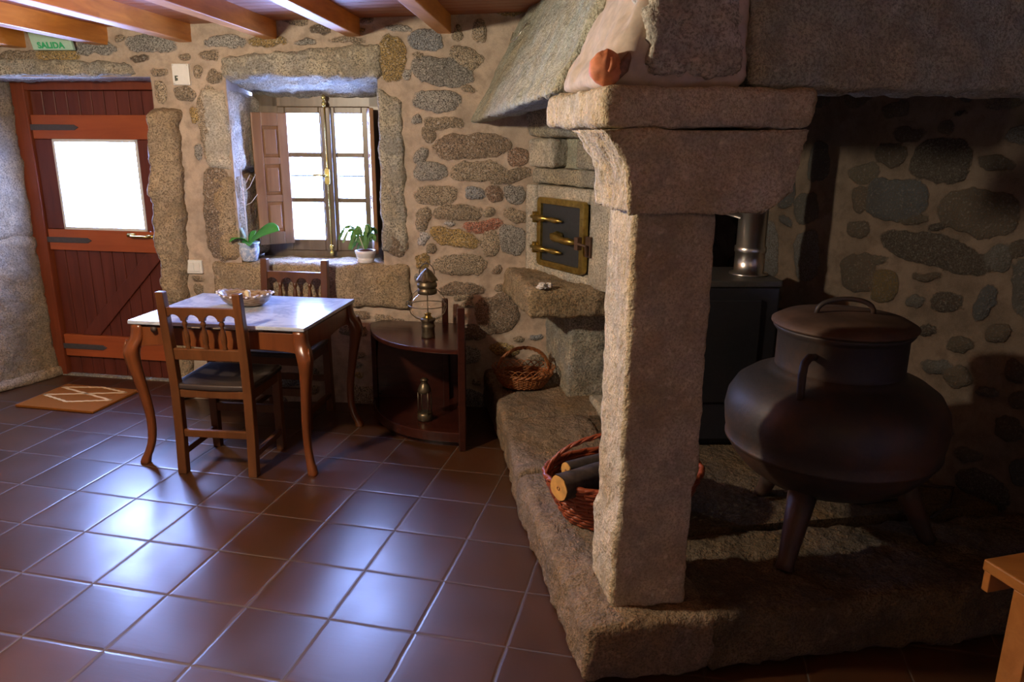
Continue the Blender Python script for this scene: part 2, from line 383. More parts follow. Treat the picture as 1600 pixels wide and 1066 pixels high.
# numpy value noise for the rubble walls
def vnoise(x, y, fq, seed):
    rs = np.random.RandomState(seed); L = rs.rand(256, 256)
    X = x*fq+100.3; Y = y*fq+100.7; xi = np.floor(X).astype(int); yi = np.floor(Y).astype(int); fx = X-xi; fy = Y-yi
    fx = fx*fx*(3-2*fx); fy = fy*fy*(3-2*fy); g = lambda a, b: L[a % 256, b % 256]
    return (g(xi, yi)*(1-fx)+g(xi+1, yi)*fx)*(1-fy)+(g(xi, yi+1)*(1-fx)+g(xi+1, yi+1)*fx)*fy-.5
TINT = dict(g=(.36, .345, .31), k=(.30, .315, .33), b=(.36, .285, .195), y=(.42, .29, .11), o=(.46, .37, .255), n=(.30, .22, .15), r=(.34, .22, .15), R=(.48, .20, .13), w=(.55, .54, .53), d=(.17, .13, .095))
def rubble(name, fr, s0, s1, z0, z1, res, holes, stones, mat, seed=1, thick=.45, avoid=(), dens=700, kind='structure', fillt='gbonyk'):
    ns = int(round((s1-s0)/res))+1; nzv = int(round((z1-z0)/res))+1
    s = np.linspace(s0, s1, ns); z = np.linspace(z0, z1, nzv); S, Z = np.meshgrid(s, z)
    wx = S+.022*vnoise(S, Z, 14, seed)+.012*vnoise(S, Z, 40, seed+1); wz = Z+.022*vnoise(S, Z, 14, seed+2)+.012*vnoise(S, Z, 40, seed+3)
    f = np.zeros_like(S); col = np.zeros(S.shape+(3,)); col[:] = TINT['b']; hgt = np.zeros_like(S)
    rng = random.Random(seed)
    def put(cx, cz, a, b, rot, t, lim=None):
        sel = (np.abs(S-cx) < max(a, b)*1.5+.05) & (np.abs(Z-cz) < max(a, b)*1.5+.05)
        if not sel.any(): return False
        dx = wx[sel]-cx; dz = wz[sel]-cz; c, sn = math.cos(rot), math.sin(rot)
        u = (dx*c+dz*sn)/a; v = (-dx*sn+dz*c)/b; p = 2.6
        rr = (np.abs(u)**p+np.abs(v)**p)**(1/p)
        e = .012/min(a, b)
        g = np.clip((1+e-rr)/(2.4*e), 0, 1)
        if lim is not None:
            core = rr < 1.12
            if core.sum() < 4 or (f[sel][core] > .08).any(): return False
        cur = f[sel]; m = g > cur
        tint = np.array(TINT[t])*(.85+.3*rng.random()); cc = col[sel]; cc[m] = tint; col[sel] = cc
        f[sel] = np.maximum(cur, g)
        hh = hgt[sel]; hgt[sel] = np.maximum(hh, g*(.010+.008*rng.random())*(1.15-.5*np.clip(rr, 0, 1)**2)); return True
    for st in stones: put(st[0], st[1], st[2]*1.08, st[3]*1.10, *st[4:])
    for a0, a1, b0, b1 in avoid: f[(S > a0) & (S < a1) & (Z > b0) & (Z < b1)] += .5
    for i in range(dens):
        k = 1 - i/dens
        a = .025+.10*k*rng.random()+.02*rng.random(); b = a*(.35+.4*rng.random()); b = max(b, .014)
        put(rng.uniform(s0, s1), rng.uniform(z0, z1), a, b, rng.uniform(-.25, .25), rng.choice(fillt), lim=1)
    for a0, a1, b0, b1 in avoid: 
        sel = (S > a0) & (S < a1) & (Z > b0) & (Z < b1); f[sel] = np.maximum(0, f[sel]-.5)
    f = np.clip(f, 0, 1)
    relief = hgt+.012*vnoise(S, Z, 3.5, seed+7)+.006*vnoise(S, Z, 16, seed+8)+.004*f*vnoise(S, Z, 60, seed+9)
    vs = []; org = np.array(fr(0, 0, 0)); ds = np.array(fr(1, 0, 0))-org; dd = np.array(fr(0, 1, 0))-org
    P = org+S[..., None]*ds+(-relief)[..., None]*dd; P[..., 2] = Z
    okc = np.ones((nzv-1, ns-1), bool); cs = (S[:-1, :-1]+S[1:, 1:])/2; cz = (Z[:-1, :-1]+Z[1:, 1:])/2
    for a0, a1, b0, b1 in holes: okc &= ~((cs > a0) & (cs < a1) & (cz > b0) & (cz < b1))
    I = np.arange(ns*nzv).reshape(nzv, ns)
    q = np.stack([I[:-1, :-1], I[:-1, 1:], I[1:, 1:], I[1:, :-1]], -1)[okc]
    used = np.unique(q); rem = -np.ones(ns*nzv, int); rem[used] = np.arange(len(used)); q = rem[q]
    V = P.reshape(-1, 3)[used]; C = np.concatenate([col, f[..., None]], -1).reshape(-1, 4)[used]
    # thickness: back face and reveals
    ed = {}
    for a, b, c, d in q:
        for e in ((a, b), (b, c), (c, d), (d, a)):
            if (e[1], e[0]) in ed: del ed[(e[1], e[0])]
            else: ed[e] = 1
    bv = {}; extra = []; ec = []
    def back(i):
        if i not in bv: bv[i] = len(V)+len(extra); extra.append(V[i]+dd*thick); ec.append((*TINT['b'], 0.))
        return bv[i]
    side = [(b, a, back(a), back(b)) for a, b in ed]
    bb = len(V)+len(extra)
    me = bpy.data.meshes.new(name)
    allv = np.vstack([V, np.array(extra)]); allc = np.vstack([C, np.array(ec)])
    me.from_pydata(allv.tolist(), [], [tuple(x) for x in q.tolist()]+side); me.update()
    at = me.color_attributes.new('stone', 'FLOAT_COLOR', 'POINT'); at.data.foreach_set('color', allc.astype(np.float32).ravel())
    me.polygons.foreach_set('use_smooth', [True]*len(q)+[False]*len(side))
    o = lk(name, me, mat)
    if kind: o['kind'] = kind
    return o

# ================================================================== the room
SW = [(-0.489,1.992,0.074,0.111,0.00,"y"),(-0.301,2.090,0.097,0.053,-0.00,"k"),(-0.351,2.012,0.030,0.015,0.00,"b"),(-0.213,1.927,0.164,0.066,-0.20,"g"),(-0.083,1.999,0.089,0.049,-0.36,"o"),(-0.009,2.128,0.038,0.054,-0.00,"b"),(-0.127,2.122,0.028,0.032,-0.00,"b"),(-0.407,1.907,0.027,0.025,0.00,"g"),(-0.077,1.832,0.042,0.015,-0.08,"b"),(-0.248,1.774,0.124,0.052,0.00,"g"),(-0.211,1.656,0.103,0.034,0.01,"b"),(-0.360,1.672,0.030,0.026,0.01,"g"),(-0.305,1.594,0.036,0.041,0.42,"b"),(-0.058,1.537,0.211,0.065,0.06,"n"),(-0.343,1.483,0.034,0.044,-0.33,"g"),(-0.287,1.399,0.091,0.051,0.01,"g"),(-0.027,1.398,0.152,0.053,0.06,"o"),(0.157,1.372,0.111,0.035,0.27,"b"),(0.203,1.474,0.061,0.045,0.01,"r"),(-0.265,1.265,0.121,0.054,0.01,"o"),(-0.035,1.275,0.051,0.037,0.01,"k"),(0.067,1.276,0.047,0.039,0.01,"r"),(0.183,1.277,0.060,0.050,0.01,"g"),(-0.138,1.166,0.139,0.042,0.01,"b"),(-0.337,1.127,0.039,0.070,-0.19,"b"),(0.049,1.172,0.031,0.031,0.01,"o"),(0.191,1.163,0.076,0.036,-0.16,"b"),(0.008,1.095,0.114,0.031,0.10,"R"),(-0.179,1.104,0.037,0.013,0.01,"w"),(-0.162,1.024,0.140,0.048,-0.19,"y"),(0.174,1.021,0.073,0.077,0.02,"g"),(0.041,0.997,0.052,0.070,0.02,"o"),(-0.348,1.013,0.026,0.041,-0.33,"w"),(-0.289,0.955,0.032,0.030,0.02,"b"),(-0.502,0.974,0.066,0.057,-0.34,"n"),(-0.351,0.887,0.047,0.041,0.02,"y"),(-0.134,0.868,0.146,0.054,0.07,"o"),(0.090,0.839,0.034,0.024,0.37,"n"),(-0.120,0.729,0.132,0.040,0.02,"n"),(-0.113,0.672,0.057,0.019,0.02,"b"),(-0.087,0.630,0.042,0.019,0.02,"b"),(0.083,0.584,0.125,0.108,0.20,"n"),(-0.376,0.781,0.023,0.030,0.02,"g"),(0.105,0.733,0.032,0.021,0.02,"b"),(-1.831,2.068,0.135,0.040,-0.00,"g"),(-1.413,2.081,0.115,0.030,-0.00,"g"),(-1.173,2.077,0.107,0.023,-0.00,"y"),(-0.959,2.077,0.060,0.018,-0.00,"g"),(-0.880,2.146,0.060,0.023,-0.00,"d"),(-0.742,2.090,0.106,0.016,-0.00,"b"),(-1.801,1.924,0.048,0.022,0.00,"b"),(-1.589,1.918,0.027,0.034,0.00,"b"),(-1.810,1.816,0.035,0.058,0.00,"o"),(-1.667,1.803,0.063,0.034,0.00,"b"),(-1.527,1.624,0.074,0.207,0.01,"o"),(-1.623,1.693,0.026,0.043,0.01,"y"),(-1.626,1.486,0.023,0.046,0.01,"g"),(-1.536,1.140,0.088,0.256,0.01,"n"),(-1.701,0.768,0.037,0.019,0.02,"b"),(-1.705,0.694,0.028,0.043,0.02,"b"),(-1.645,2.005,0.036,0.017,0.00,"b"),(-1.500,2.005,0.054,0.027,0.00,"b"),(-1.903,1.991,0.055,0.020,0.00,"d"),(-1.492,1.898,0.040,0.034,0.00,"b"),(-0.590,0.530,0.058,0.039,0.02,"b"),(-0.743,0.558,0.077,0.024,0.02,"n"),(-0.514,0.512,0.058,0.024,0.02,"n"),(-0.244,0.538,0.046,0.027,0.02,"b"),(-1.999,2.098,0.037,0.017,-0.00,"b"),(-0.073,0.464,0.095,0.047,0.02,"n"),(-0.442,2.151,0.070,0.019,-0.00,"g"),(-0.615,2.184,0.052,0.013,-0.00,"b"),(-2.153,2.048,0.111,0.034,-0.00,"g"),(-2.380,2.015,0.130,0.037,0.00,"y"),(-2.607,1.998,0.112,0.041,0.00,"b")]
SR = [(-0.757,1.524,0.071,0.045,0.02,"n"),(-0.523,1.505,0.124,0.078,0.03,"d"),(-0.298,1.497,0.062,0.028,0.03,"n"),(-0.710,1.342,0.150,0.083,-0.00,"k"),(-0.348,1.317,0.149,0.083,-0.05,"n"),(-0.503,1.147,0.231,0.060,-0.11,"d"),(-0.866,1.200,0.064,0.034,0.11,"n"),(-0.493,1.239,0.041,0.019,0.11,"d"),(-0.748,1.072,0.058,0.020,0.14,"b"),(-0.508,1.034,0.065,0.019,0.16,"n"),(-0.233,1.151,0.047,0.051,0.14,"g"),(-0.702,0.965,0.066,0.065,0.02,"y"),(-0.415,0.949,0.068,0.035,0.19,"d"),(-0.262,0.976,0.037,0.071,-0.43,"k"),(-0.141,1.056,0.027,0.096,0.18,"g"),(-0.548,0.923,0.041,0.022,0.19,"g"),(-0.466,0.813,0.043,0.027,0.23,"d"),(-0.407,0.676,0.070,0.027,0.27,"g"),(-0.186,0.634,0.045,0.026,0.30,"g"),(-0.100,0.743,0.035,0.049,0.27,"n"),(-0.077,0.635,0.035,0.030,0.31,"n"),(-0.022,0.353,0.036,0.050,0.40,"k"),(-1.127,1.481,0.063,0.088,0.03,"g"),(-1.169,1.266,0.070,0.067,0.08,"g"),(-1.138,1.038,0.070,0.115,0.14,"w"),(-1.374,1.038,0.052,0.137,0.13,"w"),(-0.840,1.003,0.095,0.081,0.16,"n"),(-0.245,1.597,0.034,0.030,0.00,"w"),(-0.879,1.444,0.066,0.039,0.04,"b"),(-0.879,1.332,0.047,0.056,0.07,"n"),(-0.190,0.872,0.048,0.037,0.23,"n"),(-0.329,0.786,0.058,0.031,0.24,"b"),(-0.686,1.608,0.073,0.026,0.00,"n"),(-0.175,1.195,0.034,0.036,0.13,"n"),(-0.604,1.273,0.072,0.021,0.09,"b"),(-1.307,1.333,0.061,0.078,0.06,"k"),(-0.307,0.657,0.053,0.040,0.28,"n"),(-0.091,0.512,0.048,0.050,0.34,"n")]
H = 2.185      # underside of the ceiling boards
def WC(s, d, z): return W(s, d, z+.030*(s+1.12))    # the ceiling rises slightly to the right
fl = MB().slab(frame((0, 0), 0), [(-5.6, -3.2), (3.6, -3.2), (3.6, 5.2), (-5.6, 5.2)], -.1, 0).build('floor', M_FLOOR); tag(fl, kind='structure')
# ceiling of narrow boards running along the window wall
cb = MB(); k = 0
d_ = .25
while d_ > -7.2:
    cb.box(WC, -4.6, 4.6, d_-.088, d_-.003, H, H+.02); d_ -= .09
cb.box(WC, -4.6, 4.6, -7.2, .3, H+.02, H+.06)
tag(cb.build('ceiling', M_BOARD), kind='structure')

rubble('wall_back', W, -4.2, 2.0, -.02, H+.06, .0085, [(-3.12, -1.86, -.1, 1.90), (-1.43, -.575, .86, 1.94)], SW, M_RUB, 3, .42,
       avoid=[(-1.62, -.40, .60, 2.10), (-1.92, -1.62, .0, 1.76), (-3.6, -1.8, 1.86, 2.06), (-3.6, -3.0, 0, 1.9), (-.40, .45, .62, 2.2)], dens=1500)
RWf = lambda s, d, z: Vector((1.33+.643*s+.766*d, 3.02-.766*s+.643*d, z))
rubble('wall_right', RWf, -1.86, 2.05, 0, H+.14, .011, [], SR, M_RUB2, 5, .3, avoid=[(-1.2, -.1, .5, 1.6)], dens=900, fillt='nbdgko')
# plain masonry behind and beside the camera
LW = lambda s, d, z: W(-4.15-d, -s, z)
rubble('wall_left', LW, -.4, 7.0, 0, H+.2, .035, [], [], M_RUB, 7, .3, dens=500)
BW = lambda s, d, z: W(-s, -6.9-d, z)
rubble('wall_front', BW, -4.6, 4.4, 0, H+.2, .035, [], [], M_RUB, 8, .3, dens=500)
RW2 = lambda s, d, z: W(3.85+d, s, z)
rubble('wall_side', RW2, -7.2, -2.7, 0, H+.2, .035, [], [], M_RUB, 9, .3, dens=400)['kind'] = 'structure'

# dressed stones round the door and the window
def trim(i, p8, mat, **k): 
    o = stone('trim_%d' % i, p8, mat, **k); o['kind'] = 'structure'; return o
# window: lintel, sill, jambs
trim(1, [W(-1.44, -.05, 1.90), W(-.54, -.05, 1.895), W(-.555, .33, 1.795), W(-1.38, .33, 1.795), W(-1.44, -.03, 2.0), W(-.545, -.025, 2.085), W(-.555, .33, 2.07), W(-1.41, .33, 2.0)], M_GR, rnd=.045, rough=.016, seed=1, res=.016)
trim(2, [W(-1.62, -.035, .625), W(-.42, -.04, .60), W(-.42, .40, .60), W(-1.62, .40, .60), W(-1.60, -.03, .862), W(-.42, -.03, .868), W(-.42, .44, .856), W(-1.60, .44, .856)], M_GRB, rnd=.04, rough=.014, seed=2, res=.018)
trim(3, [W(-.585, -.025, .94), W(-.43, -.02, .93), W(-.43, .42, .93), W(-.62, .42, .93), W(-.575, -.025, 1.84), W(-.44, -.02, 1.78), W(-.44, .42, 1.85), W(-.62, .42, 1.84)], M_GR, rnd=.03, rough=.014, seed=3, res=.018)
trim(4, [W(-1.585, -.02, 1.40), W(-1.435, -.02, 1.38), W(-1.33, .42, 1.38), W(-1.60, .42, 1.40), W(-1.585, -.02, 1.83), W(-1.435, -.02, 1.845), W(-1.33, .42, 1.80), W(-1.60, .42, 1.83)], M_GRL, rnd=.04, rough=.012, seed=4, res=.018)
trim(5, [W(-1.56, -.02, .875), W(-1.44, -.02, .865), W(-1.33, .42, .865), W(-1.60, .42, .87), W(-1.58, -.02, 1.37), W(-1.435, -.02, 1.37), W(-1.33, .42, 1.38), W(-1.60, .42, 1.38)], M_GRB, rnd=.05, rough=.014, seed=5, res=.018)
# door: right jamb (a tall leaning block), lintel, splayed left jamb
trim(6, [W(-1.93, -.08, 0.0), W(-1.77, -.04, 0.0), W(-1.77, .40, 0.0), W(-1.90, .40, 0.0), W(-1.90, -.08, .62), W(-1.775, -.05, .62), W(-1.775, .40, .62), W(-1.88, .40, .62)], M_GRB, rnd=.05, rough=.018, seed=6, res=.02, big=.01)
trim(7, [W(-1.905, -.09, .60), W(-1.775, -.05, .60), W(-1.775, .38, .60), W(-1.88, .38, .60), W(-1.885, -.095, 1.725), W(-1.70, -.06, 1.725), W(-1.70, .38, 1.72), W(-1.85, .38, 1.72)], M_GRB, rnd=.05, rough=.02, seed=8, res=.018, big=.012)
trim(8, [W(-3.6, -.06, 1.895), W(-1.93, -.03, 1.90), W(-1.93, .42, 1.90), W(-3.6, .42, 1.89), W(-3.6, -.03, 2.03), W(-1.96, -.02, 1.97), W(-1.96, .42, 2.0), W(-3.6, .42, 2.03)], M_GR, rnd=.04, rough=.016, seed=9, res=.022)
trim(9, [W(-3.46, -.035, .91), W(-3.135, -.035, .91), W(-2.95, .42, .91), W(-3.46, .42, .91), W(-3.46, -.04, 1.94), W(-3.16, -.04, 1.94), W(-2.955, .42, 1.94), W(-3.46, .42, 1.94)], M_GRJ, rnd=.05, rough=.016, seed=10, res=.025)
trim(10, [W(-3.46, -.05, 0), W(-3.11, -.05, 0), W(-2.93, .42, 0), W(-3.46, .42, 0), W(-3.46, -.04, .96), W(-3.13, -.04, .96), W(-2.945, .42, .96), W(-3.46, .42, .96)], M_GRJ, rnd=.05, rough=.016, seed=11, res=.025)
bb = stone('baseboard_left', [W(-3.5, -.09, 0), W(-3.085, -.09, 0), W(-2.90, .40, 0), W(-2.99, .42, 0), W(-3.5, -.09, .065), W(-3.10, -.07, .065), W(-2.915, .40, .065), W(-2.99, .42, .065)], M_GRB, rnd=.02, rough=.008, seed=12, res=.03); bb['kind'] = 'structure'

# ------------------------------------------------------------------ door_1
d1 = empty('door_1', D(0, 0, 0), kind='structure')
fm = MB(); fm.box(D, -.06, .055, -.02, .09, 0, 1.90); fm.box(D, .955, 1.06, -.02, .09, 0, 1.90); fm.box(D, .055, .955, -.02, .09, 1.845, 1.90); fm.box(D, .05, .96, .056, .09, 1.80, 1.86); fm.box(D, .05, .075, .056, .09, 0, 1.86); fm.box(D, .935, .96, .056, .09, 0, 1.86); fm.build('door_frame', M_DOORF, d1, .006)
pl = MB(); gx0, gx1, gz0, gz1 = .185, .775, .99, 1.555
x = .062
while x < .94:
    x1 = min(x+.085, .952)
    if x1 <= gx0 or x >= gx1: pl.box(D, x, x1-.004, .02, .055, .007, 1.842)
    else: pl.box(D, x, x1-.004, .02, .055, .007, gz0); pl.box(D, x, x1-.004, .02, .055, gz1, 1.842)
    x = x1
pl.box(D, .062, .95, .035, .05, .009, .95); pl.box(D, .062, .95, .035, .05, 1.545, 1.842); pl.box(D, .062, .19, .035, .05, .94, 1.56); pl.box(D, .77, .95, .035, .05, .94, 1.56)
pl.build('door_planks', M_DOORD, d1, .003, 1)
for nm, z0, z1 in (('rail', 1.555, 1.70), ('rail', .855, .99), ('rail', .135, .285)):
    MB().box(D, .062, .95, -.006, .022, z0, z1).build(nm, M_DOORR, d1, .004)
for a, b in ((.062, .185), (.775, .95)): MB().box(D, a, b, 0.0, .022, .992, 1.553).build('stile', M_DOORD, d1, .004)
MB().prism(D, [(.20, .287), (.33, .287), (.88, .853), (.75, .853)], 0.0, .022).build('diagonal_brace', M_DOORD, d1, .003)
g_ = MB(); t_ = .018
g_.box(D, gx0, gx1, -.004, .03, gz0, gz0+t_); g_.box(D, gx0, gx1, -.004, .03, gz1-t_, gz1); g_.box(D, gx0, gx0+t_, -.004, .03, gz0, gz1); g_.box(D, gx1-t_, gx1, -.004, .03, gz0, gz1)
g_.build('glazing_bead', M_WHITE, d1, .003)
MB().box(D, gx0+.01, gx1-.01, .014, .020, gz0+.01, gz1-.01).build('glass', M_GLASS, d1)
for z, l in ((1.625, .39), (.922, .375), (.205, .38)):
    MB().prism(D, [(-.02, z-.018), (l-.03, z-.017), (l, z), (l-.03, z+.017), (-.02, z+.018)], -.012, -.004).build('strap_hinge', M_STRAP, d1, .002)
hd = MB(); hd.tube([D(.668, -.012, .965), D(.675, -.035, .963), D(.70, -.045, .962), D(.77, -.045, .961), D(.795, -.035, .96), D(.80, -.012, .96)], .007, 8); hd.tube([D(.64, -.01, .966), D(.69, -.01, .965)], .013, 8); hd.tube([D(.775, -.01, .96), D(.825, -.01, .96)], .013, 8)
hd.build('door_handle', M_BRASS, d1)
MB().box(D, .865, .94, -.03, -.004, .86, .985).build('lock_box', M_BRASS, d1, .004)
th = MB().box(D, -.06, 1.06, -.02, .25, -.02, .006).build('threshold', M_GR, d1)

# ------------------------------------------------------------------ window_1
w1_ = empty('window_1', W(-.97, .3, .86), kind='structure')
fm = MB(); y0, y1 = .28, .36
fm.box(W, -1.40, -1.25, y0, y1, .83, 1.86); fm.box(W, -.70, -.56, y0, y1, .83, 1.86); fm.box(W, -1.40, -.56, y0, y1, 1.75, 1.86); fm.box(W, -1.40, -.56, y0, y1, .83, .90); fm.build('window_frame', M_FRAME, w1_, .004)
for a, b, c, d in ((-1.25, -.955, -1.205, -1.0), (-.955, -.70, -.905, -.742)):
    sm = MB(); y0, y1 = .265, .31
    sm.box(W, a, c, y0, y1, .90, 1.75); sm.box(W, d, b, y0, y1, .90, 1.75); sm.box(W, c, d, y0, y1, .90, .967); sm.box(W, c, d, y0, y1, 1.713, 1.75)
    for z in (1.474, 1.206): sm.box(W, c, d, y0+.005, y1-.005, z-.014, z+.014)
    s_ = sm.build('sash', M_FRAME, w1_, .004)
    MB().box(W, c-.005, d+.005, .285, .291, .96, 1.72).build('glass', M_GLASS, s_)
MB().box(W, -.985, -.925, .245, .27, .90, 1.75).build('astragal', M_FRAME, w1_, .006)
rod = MB(); rod.tube([W(-.955, .235, .90), W(-.955, .235, 1.785)], .0038, 8)
for z in (.89, .925, 1.765, 1.80): rod.lathe(W(-.955, .235, z), [(.003, -.018), (.010, -.012), (.014, 0), (.010, .012), (.003, .018)], 12)
rod.build('espagnolette_rod', M_BRASSL, w1_)
MB().prism(W, [(-.955+.016*math.cos(q), 1.35+.030*(1 if math.sin(q) > 0 else -1)+.02*math.sin(q)) for q in [2*math.pi*i/16+.1 for i in range(16)]], .222, .234).build('lock_plate', M_BRASSL, w1_, .002)
MB().tube([W(-.955, .20, 1.355), W(-.99, .195, 1.36), W(-1.03, .195, 1.358)], [.008, .006, .008], 8).build('window_handle', M_BRASSL, w1_)
# outer bar beyond the panes
MB().tube([W(-1.30, .40, 1.345), W(-.6, .40, 1.345)], .005, 6).build('outer_bar', M_DK, w1_)
def shutter(p0, p1, th, z0, z1, n=3):
    a = Vector((p1[0]-p0[0], p1[1]-p0[1], 0)); L = a.length; ang = math.degrees(math.atan2(a.y, a.x)); fr = frame((p0[0], p0[1]), ang)
    m = MB(); st = L*.27; m.box(fr, 0, st, 0, th, z0, z1); m.box(fr, L-st, L, 0, th, z0, z1)
    hh = (z1-z0); zs = [z0, z0+.075]; ph = (hh-.075*2-.04*(n-1))/n; zz = z0+.075
    m.box(fr, st, L-st, 0, th, z0, z0+.075); m.box(fr, st, L-st, 0, th, z1-.075, z1)
    pn = MB()
    for i in range(n):
        if i < n-1: m.box(fr, st, L-st, 0, th, zz+ph, zz+ph+.04)
        pn.box(fr, st, L-st, th*.35, th*.65, zz, zz+ph)
        c = .012
        pn.hexa([fr(st+c, -.001, zz+c*1.6), fr(L-st-c, -.001, zz+c*1.6), fr(L-st-c, th+.001, zz+c*1.6), fr(st+c, th+.001, zz+c*1.6), fr(st+c, -.001, zz+ph-c*1.6), fr(L-st-c, -.001, zz+ph-c*1.6), fr(L-st-c, th+.001, zz+ph-c*1.6), fr(st+c, th+.001, zz+ph-c*1.6)])
        zz += ph+.04
    o = m.build('shutter_leaf', M_SHUT, w1_, .003); pn.build('shutter_panel', M_SHUT, o, .004)
pa, pb = W(-1.355, .13, 0), W(-1.19, .255, 0)
shutter(pa, pb, .024, .945, 1.715)
pa, pb = W(-.625, .08, 0), W(-.685, .26, 0)
shutter(pa, pb, .024, .91, 1.74)

# ------------------------------------------------------------------ beams
names = {-3.52: 'farthest left over the door side of the room', -3.04: 'second from the left wall', -2.56: 'behind the exit sign at the far left', -2.08: 'crossing in front of the green exit sign', -1.6: 'meeting the wall above the white cover plate',
         -1.12: 'meeting the wall over the left end of the window lintel', -.66: 'with a pale lit underside meeting the wall right of the window', -.165: 'dark, nearest the chimney hood', .31: 'ending at the chimney hood', .79: 'over the fireplace front, second', 1.27: 'over the fireplace front, third', 1.75: 'over the fireplace front, fourth'}
for s_, nm in names.items():
    d1_ = .1 if s_ < .2 else -2.75-.28*(s_-.3)
    bm_ = MB().box(WC, s_-.072, s_, -6.95, d1_, 2.092, H+.004).build('ceiling_beam', M_BEAM, None, .004)
    tag(bm_, 'orange pine ceiling beam ' + nm, 'beam', 'pine ceiling beams')

# ------------------------------------------------------------------ fireplace
fp = empty('fireplace', F(.1, .1, 0), 'granite fireplace with raised hearth, square pillar, carved capital and stone chimney hood', 'fireplace')
# raised hearth: bench stones along the left edge and the front edge, and the inner hearth floor
def hz(b): return .2+.045*max(0, min(1, (b-1.2)/1.0))
stone('hearth_stone', [F(-.115, -.09, 0), F(.30, -.09, 0), F(.30, .98, 0), F(-.135, .98, 0), F(-.115, -.09, .20), F(.30, -.09, .20), F(.30, .98, .2), F(-.135, .98, .2)], M_GRD, fp, rnd=.03, rough=.012, seed=20, big=.008, res=.018)
stone('hearth_stone', [F(-.135, .985, 0), F(.34, .985, 0), F(.34, 1.62, 0), F(-.10, 1.62, 0), F(-.135, .985, .205), F(.34, .985, .205), F(.34, 1.62, .21), F(-.10, 1.62, .21)], M_GRD, fp, rnd=.03, rough=.012, seed=21, big=.008, res=.02)
stone('hearth_stone', [F(-.10, 1.625, 0), F(.5, 1.625, 0), F(.5, 2.5, 0), F(-.10, 2.45, 0), F(-.10, 1.625, .225), F(.5, 1.625, .225), F(.5, 2.5, .25), F(-.10, 2.45, .25)], M_GRD, fp, rnd=.03, rough=.010, seed=22, big=.008, res=.025)
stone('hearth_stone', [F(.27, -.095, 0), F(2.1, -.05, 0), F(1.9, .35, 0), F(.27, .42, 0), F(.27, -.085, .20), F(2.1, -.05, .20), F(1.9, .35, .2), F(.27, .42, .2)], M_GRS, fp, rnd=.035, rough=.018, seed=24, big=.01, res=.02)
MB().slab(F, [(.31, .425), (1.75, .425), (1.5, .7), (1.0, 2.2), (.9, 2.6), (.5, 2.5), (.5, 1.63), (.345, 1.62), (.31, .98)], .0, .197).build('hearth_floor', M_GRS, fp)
# pillar, slightly chamfered
pp = stone('pillar', [F(.0, .0, .19), F(.242, .0, .19), F(.242, .235, .19), F(0, .235, .19), F(.0, .0, 1.40), F(.236, .0, 1.40), F(.236, .235, 1.40), F(0, .235, 1.40)], M_PIL, fp, rnd=.014, rough=.006, seed=30, res=.014, scale=14)
for v in pp.data.vertices:   # worn chamfer stops low on the near right and left edges
    c = v.co; a = (c.x-F0[0])*F1[0]+(c.y-F0[1])*F1[1]; b = (c.x-F0[0])*F2[0]+(c.y-F0[1])*F2[1]
    if c.z < .62 and a > .11: v.co.x -= F1[0]*.014*min(1, (.62-c.z)/.03)*(a/.232); v.co.y -= F1[1]*.014*min(1, (.62-c.z)/.03)*(a/.232)
    if c.z < .48 and a < .05: v.co.x -= F1[0]*.012*min(1, (.48-c.z)/.03); v.co.y -= F1[1]*.012*min(1, (.48-c.z)/.03)
# capital: cavetto corbel and abacus
def loft(name, secs, mat, parent, n=26, rough=.007, seed=0, nzl=None):
    vs = []; fs = []; per = 4*n
    for z, x0, x1, y0, y1 in secs:
        for k in range(per):
            sd, t = divmod(k, n); t /= n
            x, y = [(x0+(x1-x0)*t, y0), (x1, y0+(y1-y0)*t), (x1-(x1-x0)*t, y1), (x0, y1-(y1-y0)*t)][sd]
            vs.append(F(x, y, z))
    m = len(secs)
    for i in range(m-1):
        for k in range(per): fs.append((i*per+k, i*per+(k+1) % per, (i+1)*per+(k+1) % per, (i+1)*per+k))
    fs += [tuple(range(per))[::-1], tuple((m-1)*per+k for k in range(per))]
    me = bpy.data.meshes.new(name); me.from_pydata(vs, [], fs); bm = bmesh.new(); bm.from_mesh(me); bmesh.ops.recalc_face_normals(bm, faces=bm.faces); bm.normal_update()
    for v in bm.verts: v.co += v.normal*(nz(v.co, 12, seed)*rough+nz(v.co, 45, seed)*rough*.4)
    for f in bm.faces: f.smooth = len(f.verts) == 4
    bm.to_mesh(me); bm.free(); return lk(name, me, mat, parent)
secs = []
for i in range(19):
    t = i/18; z = 1.395+.212*t
    secs.append((z, -.028-.006*t-.078*t**3.2, .335+.085*min(1, t/.32)**.75+.022*t, -.052, .27))
loft('corbel', secs, M_PIL, fp, seed=31, rough=.012, n=34)
stone('abacus', [F(-.112, -.058, 1.612), F(.455, -.056, 1.612), F(.455, .30, 1.612), F(-.40, .42, 1.612), F(-.105, -.055, 1.712), F(.462, -.055, 1.712), F(.462, .32, 1.712), F(-.39, .42, 1.712)][0:3] + [F(-.13, .55, 1.612), F(-.108, -.056, 1.712), F(.46, -.055, 1.712), F(.46, .32, 1.712), F(-.13, .55, 1.712)], M_PIL, fp, rnd=.022, rough=.009, seed=32, res=.014)
